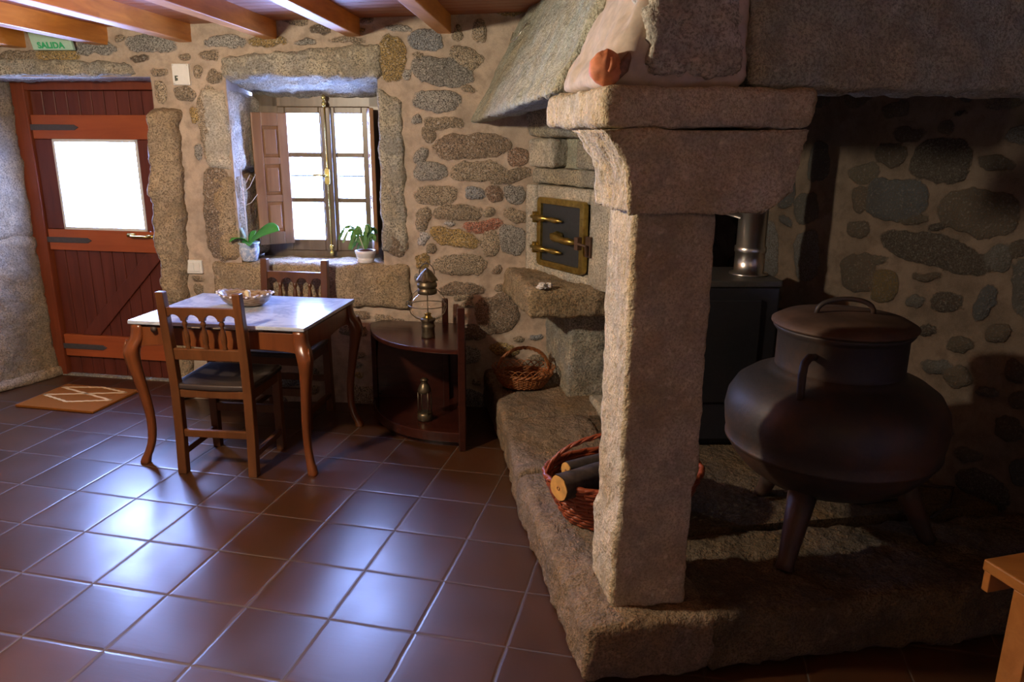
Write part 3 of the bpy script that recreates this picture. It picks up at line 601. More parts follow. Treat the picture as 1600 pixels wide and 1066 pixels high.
# chimney hood: sloping side slab, mortared corner, rough block, long lintel
def hp(e1, e2, z): k = z-1.70; return F(e1+k*.52, e2+k*.16, z)
stone('hood_side_stone', [hp(-.135, .52, 1.655+.06), hp(.05, .52, 1.72), hp(.05, 2.50, 1.69), hp(-.155, 2.50, 1.655), hp(-.125, .30, 2.33), hp(.08, .30, 2.33), hp(.08, 2.55, 2.33), hp(-.155, 2.55, 2.33)], M_GRH, fp, rnd=.03, rough=.010, seed=40, res=.025, big=.012)
stone('hood_corner_mortar', [hp(-.112, -.01, 1.708), F(.292, -.01, 1.708), F(.292, .2, 1.708), hp(-.12, .54, 1.715), hp(-.115, -.01, 2.33), F(.292, .075, 2.33), F(.292, .2, 2.33), hp(-.115, .34, 2.33)], M_MORT, fp, rnd=.06, rough=.012, seed=41, res=.02)
stone('hood_rough_stone', [F(.005, -.03, 1.745), F(.262, -.03, 1.735), F(.262, .1, 1.735), F(.005, .1, 1.745), F(.03, .055, 2.33), F(.262, .055, 2.33), F(.262, .2, 2.33), F(.03, .2, 2.33)], M_GRL, fp, rnd=.03, rough=.017, seed=42, res=.010, scale=22)
stone('hood_lintel_stone', [F(.285, -.025, 1.715), F(2.5, -.02, 1.705), F(2.5, .22, 1.705), F(.285, .22, 1.715), F(.285, .05, 2.33), F(2.5, .05, 2.33), F(2.5, .27, 2.33), F(.285, .27, 2.33)], M_GRH, fp, rnd=.025, rough=.014, seed=43, res=.022, scale=12)

# ------------------------------------------------------------------ bread oven with ledge
OA = (-.87, 4.24); OANG = -46
OF = frame(OA, OANG)     # a along the oven face (towards the camera right), b into the masonry
ov = empty('bread_oven', OF(.3, .1, 0), 'granite bread oven with brass-framed iron door and stone ledge in the corner', 'oven')
stone('ledge', [F(.035, 1.715, .695), F(.95, 1.715, .69), F(.95, 2.45, .69), F(.0, 2.40, .71), F(.045, 1.715, .85), F(.95, 1.715, .85), F(.95, 2.45, .86), F(.02, 2.40, .865)], M_GRB, ov, rnd=.03, rough=.012, seed=50, res=.018)
stone('ledge_support', [F(.285, 1.84, .2), F(.9, 1.84, .2), F(.9, 2.5, .2), F(.25, 2.40, .2), F(.285, 1.84, .70), F(.9, 1.84, .70), F(.9, 2.5, .70), F(.25, 2.40, .70)], M_GR, ov, rnd=.02, rough=.008, seed=51, res=.02)
stone('oven_face_stone', fbox(OF, .0, .105, -.012, .3, .84, 1.335), M_GRL, ov, rnd=.012, rough=.004, seed=52, res=.02)
stone('oven_face_stone', fbox(OF, .59, .86, -.004, .3, .84, 1.335), M_GRL, ov, rnd=.012, rough=.004, seed=53, res=.02)
stone('oven_face_stone', fbox(OF, .10, .59, -.004, .3, .84, .905), M_GRL, ov, rnd=.01, rough=.004, seed=54, res=.02)
stone('oven_face_stone', fbox(OF, .10, .59, -.004, .3, 1.262, 1.335), M_GRL, ov, rnd=.01, rough=.003, seed=55, res=.02)
stone('oven_upper_stone', fbox(OF, .0, .86, .02, .3, 1.34, 1.425), M_GR, ov, rnd=.015, rough=.006, seed=56, res=.02)
stone('oven_upper_stone', fbox(OF, .0, .24, .0, .3, 1.43, 1.58), M_GRL, ov, rnd=.02, rough=.006, seed=57, res=.02)
stone('oven_upper_stone', fbox(OF, .45, .86, .0, .3, 1.43, 1.58), M_GR, ov, rnd=.02, rough=.006, seed=58, res=.02)
stone('oven_upper_stone', fbox(OF, .0, .86, -.02, .3, 1.585, 1.75), M_GR, ov, rnd=.03, rough=.01, seed=59, res=.025)
MB().box(OF, .0, .86, .10, .45, .84, 2.15).build('oven_core', M_GRH, ov)
od = MB()
def rr(x0, x1, z0, z1, r, n=5):
    p = []
    for cx, cz, a0 in ((x1-r, z1-r, 0), (x0+r, z1-r, 90), (x0+r, z0+r, 180), (x1-r, z0+r, 270)):
        for i in range(n): q = R(a0+90*i/(n-1)); p.append((cx+r*math.cos(q), cz+r*math.sin(q)))
    return p
def ring(m, fr, o, i, y0, y1):
    n = len(o); vs = [fr(x, y0, z) for x, z in o]+[fr(x, y0, z) for x, z in i]+[fr(x, y1, z) for x, z in o]+[fr(x, y1, z) for x, z in i]; fs = []
    for k in range(n):
        l = (k+1) % n; fs += [(k, l, n+l, n+k), (2*n+k, 3*n+k, 3*n+l, 2*n+l), (k, 2*n+k, 2*n+l, l), (n+k, n+l, 3*n+l, 3*n+k)]
    m.add(vs, fs)
dx0, dx1, dz0, dz1 = .158, .585, .905, 1.275
ring(od, OF, rr(dx0, dx1, dz0, dz1, .03), rr(dx0+.035, dx1-.035, dz0+.032, dz1-.032, .008), -.035, -.004)
dr = empty('oven_door', OF(.3, -.01, .9)); dr.parent = ov; dr.matrix_parent_inverse = ov.matrix_world.inverted()
for i in range(9):
    for x, z in ((dx0+.04+i*.0415, dz0+.016), (dx0+.04+i*.0415, dz1-.016), (dx0+.017, dz0+.04+i*.035), (dx1-.017, dz0+.04+i*.035)):
        c = OF(x, -.036, z); od.add([c+Vector(p)*.0045 for p in ((1, 0, 0), (0, 1, 0), (-1, 0, 0), (0, -1, 0), (0, 0, 1), (0, 0, -1))], [(0, 1, 4), (1, 2, 4), (2, 3, 4), (3, 0, 4), (1, 0, 5), (2, 1, 5), (3, 2, 5), (0, 3, 5)], True)
od.build('oven_door_frame', M_BRASS, dr, .004)
MB().box(OF, dx0+.03, dx1-.03, -.02, -.002, dz0+.028, dz1-.028).build('oven_door_plate', M_SLATE, dr, .003)
for z in (1.165, 1.0):
    hb = MB(); hb.tube([OF(.115, -.04, z), OF(.16, -.045, z), OF(.165, -.05, z), OF(.25, -.05, z-.001), OF(.255, -.045, z), OF(.34, -.042, z-.002), OF(.40, -.038, z-.003)], [.010, .010, .018, .016, .010, .015, .005], 10)
    hb.tube([OF(.158, -.045, z-.028), OF(.158, -.045, z+.03)], .017, 10); hb.tube([OF(.07, -.012, z-.006), OF(.15, -.04, z-.006)], .01, 8)
    hb.build('oven_hinge', M_BRASS, dr)
hn = MB(); hn.tube([OF(.38, -.022, 1.085), OF(.38, -.05, 1.083), OF(.38, -.075, 1.081)], [.018, .03, .024], 12); hn.tube([OF(.32, -.05, 1.09), OF(.38, -.075, 1.083), OF(.45, -.065, 1.072), OF(.49, -.06, 1.07), OF(.545, -.05, 1.068)], [.008, .022, .017, .02, .008], 10)
hn.build('oven_door_handle', M_BRASS, dr)
lt = MB(); lt.box(OF, .545, .575, -.062, -.03, 1.035, 1.10); lt.box(OF, .575, .625, -.02, -.006, 1.0, 1.105); lt.tube([OF(.56, -.06, 1.07), OF(.615, -.04, 1.06), OF(.61, -.03, 1.01)], .008, 8)
lt.build('oven_latch', M_IRONR, dr, .003)

# ------------------------------------------------------------------ stove and its flue
SF = frame((.437, 3.466), 15)     # x from the right front edge towards left is negative
st = empty('wood_stove', SF(-.25, .2, .2), 'dark grey steel box stove with stainless flue behind the stone pillar', 'stove')
MB().box(SF, -.50, 0, 0, .36, .235, .955).build('stove_body', M_BLK, st, .008)
MB().box(SF, -.505, .005, -.008, .365, .955, .985).build('stove_top', plain('stove top plate', (.07, .065, .06), .45, .3), st, .006)
MB().box(SF, -.44, -.06, .04, .32, .20, .236).build('stove_base', M_BLK, st)
MB().box(SF, -.44, -.08, -.012, .002, .42, .90).build('stove_door', M_BLK, st, .006)
pc = Vector((.305, 3.60, 0))
fp_ = MB(); fp_.lathe(pc+Vector((0, 0, .985)), [(.088, 0), (.088, .008), (.068, .012), (.067, .10), (.071, .104), (.071, .128), (.065, .132), (.063, 1.13)], 32); fp_.build('flue_pipe', M_STEEL, st)
MB().tube([pc+Vector((-.06, -.04, 1.25)), pc+Vector((-.13, -.06, 1.27)), pc+Vector((-.16, -.06, 1.285))], .012, 8).build('damper_handle', M_STEEL, st)
tag(stone('stone_slab', [F(.395, 1.15, .20), F(.62, 1.15, .20), F(.62, 1.80, .20), F(.395, 1.80, .20), F(.395, 1.15, .25), F(.62, 1.15, .25), F(.62, 1.80, .25), F(.395, 1.80, .25)], M_GRL, None, rnd=.006, rough=.003, seed=60, res=.02), 'low pale stone slab on the hearth, running from the ledge support to behind the pillar', 'slab')

# ------------------------------------------------------------------ cauldron
CC = Vector((.553, 2.69, 0))
ca = empty('cauldron', CC+Vector((0, 0, .2)), 'large black cast iron cauldron with lid standing on three legs on the hearth', 'cauldron')
bp = [(.02, .352), (.12, .357), (.20, .375), (.27, .408), (.32, .448), (.352, .492), (.368, .53), (.371, .54), (.376, .543), (.376, .552), (.372, .556), (.380, .60), (.385, .65), (.376, .705), (.350, .750), (.305, .783), (.255, .803), (.230, .815), (.222, .83)]
bp = [(r*.955*(1-.10*max(0, (.54-z)/.19)*(r > .1)), .83-(.83-z)*.945) for r, z in bp]
MB().lathe(CC, bp, 64).build('belly', M_IRON, ca)
MB().lathe(CC, [(.216, .80), (.210, .84), (.210, .945), (.218, .955), (.226, .966), (.226, .974), (.215, .974)], 64).build('neck', M_IRON, ca)
ld_ = MB().lathe(CC, [(.228, .976), (.234, .980), (.234, .986), (.20, 1.005), (.10, 1.018), (.02, 1.022)], 64).build('lid', M_IRONR, ca)
hv = Vector((math.cos(R(10)), math.sin(R(10)), 0))
MB().tube([CC+hv*(.095*math.cos(q))+Vector((0, 0, 1.012+.055*math.sin(q)**.7 if math.sin(q) > 0 else 1.012)) for q in [math.pi*i/14 for i in range(15)]], .0085, 8).build('lid_handle', M_IRON, ld_)
for ang in (238, 58):
    u = Vector((math.cos(R(ang)), math.sin(R(ang)), 0)); b = .262
    MB().tube([CC+u*(.212)+Vector((0, 0, .905)), CC+u*(b-.01)+Vector((0, 0, .912)), CC+u*(b+.022)+Vector((0, 0, .898)), CC+u*(b+.030)+Vector((0, 0, .865)), CC+u*(b+.028)+Vector((0, 0, .82)), CC+u*(b+.025)+Vector((0, 0, .765))], [.012, .013, .014, .014, .013, .013], 10).build('side_handle', M_IRON, ca)
for P in ((.40, 2.386), (.926, 2.704), (.378, 2.961)):
    d = (Vector((P[0], P[1], 0))-CC); L = d.length; d.normalize()
    MB().tube([CC+d*(L*.66)+Vector((0, 0, .46)), CC+d*(L*.82)+Vector((0, 0, .33)), CC+d*(L*.97)+Vector((0, 0, .22)), CC+d*L+Vector((0, 0, .199))], [.05, .038, .028, .032], 12).build('leg', M_IRON, ca)
cb_ = MB().tube([F(.95, .72, .206), F(1.15, .5, .206), F(1.32, .52, .205), F(1.5, .62, .205), F(1.62, .58, .205), F(1.5, .45, .205), F(1.35, .36, .205)], .006, 6).build('iron_rod', M_IRON)
tag(cb_, 'thin dark bent iron rod lying on the hearth behind the cauldron legs', 'rod')

# ------------------------------------------------------------------ baskets
def wicker_basket(name, c, ang, a, b, h, mat, label, lace, hoop, hang, braid=False):
    fr = frame((c.x, c.y, c.z), ang)
    t = empty(name, c, label, 'basket')
    m = MB(); rows = 11
    for i in range(rows):            # horizontal weave, each row wandering in and out of the stakes
        z = .006+h*i/(rows-1); k = .72+.28*(i/(rows-1))**.8; n = 96; pts = []
        for q in range(n):
            th = 2*math.pi*q/n; w = .003*math.sin(th*24+math.pi*i); pts.append(fr((a*k+w)*math.cos(th), (b*k+w)*math.sin(th), z))
        m.tube(pts, h/(rows-1)*.56, 5, closed=True)
    m.build('woven_side', mat, t)
    sk = MB()
    for q in range(36):
        th = 2*math.pi*q/36; sk.tube([fr(a*.73*math.cos(th), b*.73*math.sin(th), .004), fr(a*.9*math.cos(th), b*.9*math.sin(th), h*.5), fr(a*1.005*math.cos(th), b*1.005*math.sin(th), h)], .003, 5)
    sk.build('stakes', mat, t)
    MB().lathe(c, [(.01, .002), (a*.74, .004), (a*.74, .012), (.01, .013)], 40, 1, b/a, R(ang)).build('base', mat, t)
    if lace:    # open border of overlapping loops leaning outwards
        lb = MB(); n = 26
        for q in range(n):
            t0 = 2*math.pi*q/n; pts = []
            for i in range(11):
                u = i/10; th = t0+(u-.5)*.62; e = math.sin(u*math.pi)
                pts.append(fr((a*(1+.14*e))*math.cos(th), (b*(1+.14*e))*math.sin(th), h+.045*e))
            lb.tube(pts, .0026, 5)
        lb.build('looped_border', mat, t)
    rm = MB()
    for k in range(2):
        rm.tube([fr((a+.006*math.cos(14*th+k*math.pi))*math.cos(th), (b+.006*math.cos(14*th+k*math.pi))*math.sin(th), h+.004+.006*math.sin(14*th+k*math.pi)) for th in [2*math.pi*q/112 for q in range(112)]], .006, 6, closed=True)
    rm.build('rim', mat, t)
    hm = MB(); ch, sh = math.cos(R(hang)), math.sin(R(hang))
    for k in range(3):
        pts = []
        for i in range(41):
            u = math.pi*i/40; x = a*.98*math.cos(u)*ch if not braid else a*.98*math.cos(u)*ch; y = b*.98*math.cos(u)*sh
            w = .006; ph = i*.9+k*2.094
            pts.append(fr(x+w*math.cos(ph)*ch, y+w*math.cos(ph), h*.9+hoop*math.sin(u)**.85+w*math.sin(ph)))
        hm.tube(pts, .0055, 6)
    hm.build('handle', mat, t)
    return t
wicker_basket('wicker_basket', F(.075, 2.02, .24), 10, .155, .105, .075, M_WICK, 'honey brown wicker basket with looped lacy rim and hoop handle on the stone bench', True, .155, 20)
wb = F(.20, .575, .205)
wicker_basket('log_basket', wb, 22, .30, .20, .175, M_WICKR, 'reddish wicker log basket with firewood standing behind the stone pillar', False, .17, 0)
def log(a, b, r, label):
    a, b = Vector(a), Vector(b); t = empty('firewood_log', (a+b)/2, label, 'log')
    m = MB(); n = 22; ax = (b-a).normalized(); u = ax.orthogonal().normalized(); v = ax.cross(u); vs = []; fs = []
    for i in range(9):
        p = a+(b-a)*i/8
        for k in range(n):
            q = 2*math.pi*k/n; rr_ = r*(1+.08*nz((math.cos(q), math.sin(q), i*.3), 2, r*50)); vs.append(p+(u*math.cos(q)+v*math.sin(q))*rr_)
    for i in range(8):
        for k in range(n): fs.append((i*n+k, i*n+(k+1) % n, (i+1)*n+(k+1) % n, (i+1)*n+k))
    m.add(vs, fs, True); m.build('bark', M_BARK, t)
    for p, d in ((a, -1), (b, 1)):
        e = MB()
        base = vs[:n] if d < 0 else vs[-n:]
        for (k0, k1, off, f) in ((0, 0, .0, 1.0),):
            e.add([p+(w-p)*.93+ax*d*.003 for w in base]+[p+ax*d*.003], [(k, (k+1) % n, n) for k in range(n)], False)
            e.add([p+(w-p)*.93+ax*d*.003 for w in base]+[p+(w-p)*.93-ax*d*.001 for w in base], [(k, (k+1) % n, n+(k+1) % n, n+k) for k in range(n)], False)
        e.build('cut_end', M_CUT, t)
    for p, d in ((a, -1),):
        c = MB(); c.tube([p+ax*d*.0035+(u*math.cos(q)+v*math.sin(q))*r*.14 for q in [2*math.pi*k/10 for k in range(10)]], .0025, 4, closed=True); c.build('pith_ring', plain('pith', (.30, .14, .05), .8), t)
log(F(-.075, .455, .385), F(.30, .64, .38), .048, 'round log with bright orange sawn end poking out of the log basket')
log(F(-.01, .615, .375), F(.36, .755, .375), .034, 'dark barked log lying behind the orange-ended log in the basket')
log(F(.03, .50, .285), F(.40, .58, .285), .042, 'dark barked log underneath the orange-ended log in the basket')

# ------------------------------------------------------------------ table
TB0 = frame((-2.132, 3.372), 4)
def TB(x, y, z): return TB0(x, y, z*1.018)
tb = empty('dining_table', TB(0, 0, 0), 'small wooden table with white marble top and curved cabriole legs under the window', 'table')
hx, hy = .443, .333
MB().box(TB, -hx, hx, -hy, hy, .702, .72).build('marble_top', M_MARBLE, tb, .004)
ap = MB()
def apron(p0, p1, nrm):
    n = 24; a = Vector(p0); b = Vector(p1); L = (b-a).length; ang = math.atan2((b-a).y, (b-a).x)
    fr = lambda x, y, z: Vector((a.x+(b.x-a.x)/L*x-(b.y-a.y)/L*y, a.y+(b.y-a.y)/L*x+(b.x-a.x)/L*y, z))
    poly = [(0, .70), (L, .70)]+[(L*(1-i/n), .592+.022*math.sin(math.pi*min(1, max(0, abs(i/n-.5)*-2+1)))**.5) for i in range(n+1)]
    ap.prism(fr, poly, -.011, .011)
c_ = .025
apron(TB(-hx+c_, -hy+.03, 0), TB(hx-c_, -hy+.03, 0), 0); apron(TB(hx-.03, -hy+c_, 0), TB(hx-.03, hy-c_, 0), 0)
apron(TB(hx-c_, hy-.03, 0), TB(-hx+c_, hy-.03, 0), 0); apron(TB(-hx+.03, hy-c_, 0), TB(-hx+.03, -hy+c_, 0), 0)
ap.build('apron', M_TABLE, tb, .003)
MB().tube([TB(-.31, -hy+.018, .682), TB(-.31, -hy-.004, .682)], [.008, .014], 12).build('drawer_knob', M_IRON, tb)
for sx in (-1, 1):
    for sy in (-1, 1):
        prof = [(0.0, .70, .030), (.004, .64, .031), (.030, .605, .034), (.048, .57, .033), (.044, .52, .028), (.028, .43, .023), (.008, .32, .020), (-.004, .22, .018), (.000, .12, .017), (.020, .06, .018), (.038, .03, .020), (.044, .008, .022), (.044, .0, .020)]
        pts = []; rs = []
        P_ = [Vector((o*sx*.72, o*sy*.72, z)) for o, z, r in prof]
        for i in range(len(prof)-1):
            for t in (0, .33, .66):
                pts.append(P_[i].lerp(P_[i+1], t)); rs.append(prof[i][2]*(1-t)+prof[i+1][2]*t)
        pts.append(P_[-1]); rs.append(prof[-1][2])
        for _ in range(2): pts = [pts[0]]+[(pts[i-1]+pts[i]*2+pts[i+1])/4 for i in range(1, len(pts)-1)]+[pts[-1]]
        lg = MB(); n = 12; vs = []
        for p, r in zip(pts, rs):
            for k in range(n):
                q = 2*math.pi*k/n+math.pi/4; cx, cy = math.cos(q), math.sin(q); e = 1/max(abs(cx), abs(cy))**.55
                vs.append(TB(sx*(hx-.035)+p.x+cx*r*e, sy*(hy-.035)+p.y+cy*r*e, p.z))
        m_ = len(pts); fs = [(i*n+k, i*n+(k+1) % n, (i+1)*n+(k+1) % n, (i+1)*n+k) for i in range(m_-1) for k in range(n)]+[tuple(range(n)), tuple((m_-1)*n+k for k in range(n))]
        lg.add(vs, fs, True); l_ = lg.build('leg', M_TABLE, tb)
        cv = MB()
        for j in range(4):   # carved acanthus ribs on the knee
            o = (j-1.5)*.011
            cv.tube([TB(sx*(hx-.035)+sx*(.034+.010*w)+(o if True else 0), sy*(hy-.035)+sy*(.034+.014*w), z) for w, z in ((0, .625), (.6, .60), (1.0, .575), (.8, .545))], [.004, .006, .006, .002], 6)
        cv.build('carved_knee', M_TABLE, l_)

# ------------------------------------------------------------------ chairs
def chair(c, ang, label, sw=.178):
    fr = frame(c, ang); t = empty('dining_chair', fr(0, 0, 0), label, 'chair', 'carved wooden chairs at the table')
    def add(name, m, mat=M_CHAIR, bv=.004, par=None): return m.build(name, mat, par or t, bv)
    for s in (-1, 1):
        pts = [(s*sw, -.012, 0), (s*sw, .0, .20), (s*sw, .004, .42), (s*(sw+.002), -.006, .60), (s*(sw+.003), -.035, .90)]
        m = MB(); vs = []; n = 4
        for x, y, z in pts:
            w = .0215 if z < .85 else .019
            for dx, dy in ((-1, -1), (1, -1), (1, 1), (-1, 1)): vs.append(fr(x+dx*w, y+dy*w, z))
        fs = [(i*4+k, i*4+(k+1) % 4, (i+1)*4+(k+1) % 4, (i+1)*4+k) for i in range(4) for k in range(4)]+[(3, 2, 1, 0), (16, 17, 18, 19)]
        m.add(vs, fs); add('rear_leg', m)
        m = MB(); m.box(fr, s*(sw-.004)-.02, s*(sw-.004)+.02, .305, .345, 0, .425); add('front_leg', m)
        m = MB(); m.box(fr, s*sw-.011, s*sw+.011, .01, .31, .085, .118); add('side_stretcher', m)
        m = MB(); m.box(fr, s*(sw-.002)-.012, s*(sw-.002)+.012, .01, .31, .375, .425); add('seat_rail', m)
    m = MB(); m.box(fr, -sw, sw, -.010, .012, .185, .222); add('back_stretcher', m)
    m = MB(); m.box(fr, -sw, sw, .312, .336, .20, .245); add('front_stretcher', m)
    m = MB(); m.box(fr, -sw, sw, .318, .338, .375, .425); add('seat_rail', m)
    m = MB(); m.box(fr, -sw, sw, -.008, .012, .385, .425); add('seat_rail', m)
    # sagging leather seat
    n = 14; vs = []; fs = []
    for i in range(n+1):
        for j in range(n+1):
            u, v = i/n, j/n; vs.append(fr(-(sw+.018)+2*(sw+.018)*u, -.01+.365*v, .455-.028*math.sin(math.pi*u)*math.sin(math.pi*v)**.8))
    for i in range(n):
        for j in range(n): fs.append((i*(n+1)+j, (i+1)*(n+1)+j, (i+1)*(n+1)+j+1, i*(n+1)+j+1))
    m = MB().add(vs, fs, True); o = m.build('seat', M_LEATH, t); md = o.modifiers.new('thick', 'SOLIDIFY'); md.thickness = .03; md.offset = -1; b = o.modifiers.new('b', 'BEVEL'); b.width = .01; b.segments = 3
    # back: lower rail, arcaded top rail, three turned spindles
    yb = lambda z: -.006-(z-.6)/.3*.029 if z > .6 else -.003
    m = MB(); m.box(lambda x, y, z: fr(x, y+yb(z), z), -sw, sw, -.012, .012, .572, .628); add('lower_back_rail', m)
    m = MB(); poly = [(-sw, .828), (-sw, .765)]; nb = 4; bw = 2*sw/nb
    for k in range(nb):
        x0 = -sw+k*bw
        for i in range(9):
            q = math.pi*(1-i/8); poly.append((x0+bw/2+bw*.36*math.cos(q), .765+.030*math.sin(q)))
    poly += [(sw, .765), (sw, .828)]
    m.prism(lambda x, y, z: fr(x, y+yb(z), z), poly, -.012, .012); add('top_back_rail', m, bv=.002)
    for k in (-1, 0, 1):
        m = MB(); x = k*bw
        prof = [(.010, .62), (.012, .635), (.009, .645), (.013, .66), (.014, .69), (.010, .72), (.0075, .735), (.012, .745), (.013, .755), (.009, .762), (.010, .772)]
        m.tube([fr(x, yb(z), z) for r, z in prof], [r for r, z in prof], 10); add('spindle', m, bv=0)
    return t
ch1 = chair((-2.116, 2.99), 6.5, 'carved wooden chair with arcaded spindle back, nearest the camera in front of the table')
def dup(root, loc, ang, label):
    M0 = root.matrix_world.copy(); r = root.copy(); COL.objects.link(r); r['label'] = label
    r.matrix_world = Matrix.Translation(loc) @ Matrix.Rotation(ang, 4, 'Z')
    for c in root.children:
        k = c.copy(); COL.objects.link(k); k.parent = r; k.matrix_parent_inverse = c.matrix_parent_inverse.copy()
    return r
ch2 = dup(ch1, (-2.165, 3.905, 0), R(180-1), 'carved wooden chair with arcaded spindle back, tucked behind the table against the stone sill')

# ------------------------------------------------------------------ corner cabinet
cb2 = empty('corner_shelf_unit', (-1.25, 3.85, 0), 'dark mahogany quarter-round corner shelf with two upright posts, beside the stone bench', 'cabinet')
P0 = Vector((-1.055, 3.535, 0)); CF = frame((-1.055, 3.535), 20)      # y runs back along the side panel
def arcpts(k=1.0):
    c = Vector((-1.235, 4.065)); pts = []
    a_ = Vector((-1.045, 3.55)); b_ = Vector((-1.735, 3.985))
    for i in range(25):
        t = i/24; m = (1-t)**2*a_+2*t*(1-t)*Vector((-1.56, 3.46))+t*t*b_
        pts.append((c+(m-c)*k))
    return pts
back = [Vector((-1.70, 4.07)), Vector((-1.235, 4.10))]
I0 = frame((0, 0), 0)
MB().slab(I0, [(p.x, p.y) for p in arcpts()+back], .515, .540).build('shelf_top', M_CAB, cb2, .005, 3)
MB().slab(I0, [(p.x, p.y) for p in arcpts(.985)+back], .03, .085).build('bottom_shelf', M_CAB, cb2, .005, 3)
MB().slab(I0, [(p.x, p.y) for p in arcpts(.93)+back], .0, .032).build('plinth', M_CAB, cb2)
sp_ = MB(); sp_.hexa([Vector(p) for p in ((-1.06, 3.56, .08), (-1.04, 3.565, .08), (-1.225, 4.09, .08), (-1.245, 4.08, .08), (-1.06, 3.56, .60), (-1.04, 3.565, .60), (-1.225, 4.09, .60), (-1.245, 4.08, .60))]); sp_.build('side_panel', M_CAB, cb2)
MB().hexa([Vector(p) for p in ((-1.745, 4.0, .08), (-1.73, 3.99, .08), (-1.24, 4.09, .08), (-1.24, 4.105, .08), (-1.70, 4.0, .515), (-1.685, 3.99, .515), (-1.24, 4.09, .515), (-1.24, 4.105, .515))]).build('back_panel', M_CAB, cb2)
MB().box(CF, -.018, .018, -.02, .02, 0, .765).build('upright_post', M_CAB, cb2, .004)
MB().box(frame((-1.305, 4.055), 20), -.018, .018, -.02, .02, 0, .69).build('upright_post', M_CAB, cb2, .004)
MB().box(I0, -1.735, -1.705, 3.975, 4.005, 0, .52).build('upright_post', M_CAB, cb2, .004)

# ship's lantern on the cabinet
LC = Vector((-1.305, 3.755, .541))
ln = empty('ship_lantern', LC, 'bronze ship lantern with round clear glass globe standing on the corner shelf top', 'lantern')
MB().lathe(LC, [(.036, 0), (.038, .004), (.036, .012), (.034, .05), (.037, .055), (.037, .065), (.034, .07), (.033, .085), (.040, .092), (.040, .102), (.03, .106)], 28).build('fuel_font', M_BRONZE, ln)
gp = [(.036, .10), (.058, .11), (.080, .130), (.092, .158), (.094, .175), (.088, .200), (.072, .222), (.052, .238), (.046, .245)]
gl = MB().lathe(LC, gp, 36, cap=False).build('glass_globe', M_GLASS, ln)
MB().lathe(LC, [(.03, .104), (.018, .115), (.015, .125), (.02, .13), (.012, .135)], 20).build('burner', M_BRASS, ln)
MB().lathe(LC, [(.047, .238), (.052, .242), (.052, .262), (.047, .266), (.047, .272), (.053, .276), (.053, .292), (.048, .296), (.048, .312), (.052, .315)], 28).build('chimney_collar', M_BRONZE, ln)
cp = MB(); n = 16; vs = [LC+Vector((0, 0, .378))]
for i, (r, z) in enumerate(((.03, .352), (.062, .31))):
    for k in range(n): q = 2*math.pi*k/n; f = 1 if k % 2 == 0 else (.86); vs.append(LC+Vector((r*f*math.cos(q), r*f*math.sin(q), z+(0 if k % 2 == 0 else .007))))
vs.append(LC+Vector((0, 0, .305)))
fs = [(0, 1+k, 1+(k+1) % n) for k in range(n)]+[(1+k, 1+n+k, 1+n+(k+1) % n, 1+(k+1) % n) for k in range(n)]+[(1+2*n, 1+n+(k+1) % n, 1+n+k) for k in range(n)]
cp.add(vs, fs); cp.build('fluted_cap', M_BRONZE, ln)
MB().tube([LC+Vector((.040*math.cos(q)*1.05, 0, .345+.055*math.sin(q))) for q in [math.pi*i/12 for i in range(13)]], .0025, 6).build('carry_ring', M_IRON, ln)
gd = MB()
for k in range(4):
    q = R(20+90*k); u = Vector((math.cos(q), math.sin(q), 0)); gd.tube([LC+u*r+Vector((0, 0, z)) for r, z in ((.048, .262), (.078, .235), (.100, .195), (.101, .165), (.088, .13), (.06, .105), (.040, .098))], .0022, 6)
gd.tube([LC+Vector((.101*math.cos(q), .101*math.sin(q), .178)) for q in [2*math.pi*k/32 for k in range(32)]], .0022, 6, closed=True)
gd.tube([LC+Vector((-.105-.016*math.cos(q), 0, .178+.012*math.sin(q))) for q in [2*math.pi*k/12 for k in range(12)]], .002, 6, closed=True)
gd.build('guard_wires', M_BRONZE, ln)
# small miner's lantern on the lower shelf
SL = Vector((-1.315, 3.70, .086))
s2 = empty('brass_lantern', SL, 'small aged brass lantern standing on the bottom shelf of the corner unit', 'lantern')
MB().lathe(SL, [(.040, 0), (.042, .006), (.042, .035), (.036, .042), (.030, .046)], 24).build('base', M_BRONZE, s2)
g2 = [(.028, .046), (.031, .08), (.031, .12), (.026, .155)]
MB().lathe(SL, g2, 24, cap=False).build('glass_chimney', M_GLASS, s2)
MB().lathe(SL, [(.028, .155), (.036, .16), (.036, .172), (.026, .20), (.018, .208), (.018, .225), (.024, .228), (.012, .238)], 24).build('top', M_BRONZE, s2)
gd = MB()
for k in range(4): q = R(45+90*k); gd.tube([SL+Vector((.039*math.cos(q), .039*math.sin(q), z)) for z in (.035, .165)], .003, 6)
gd.build('guard_bars', M_BRONZE, s2)

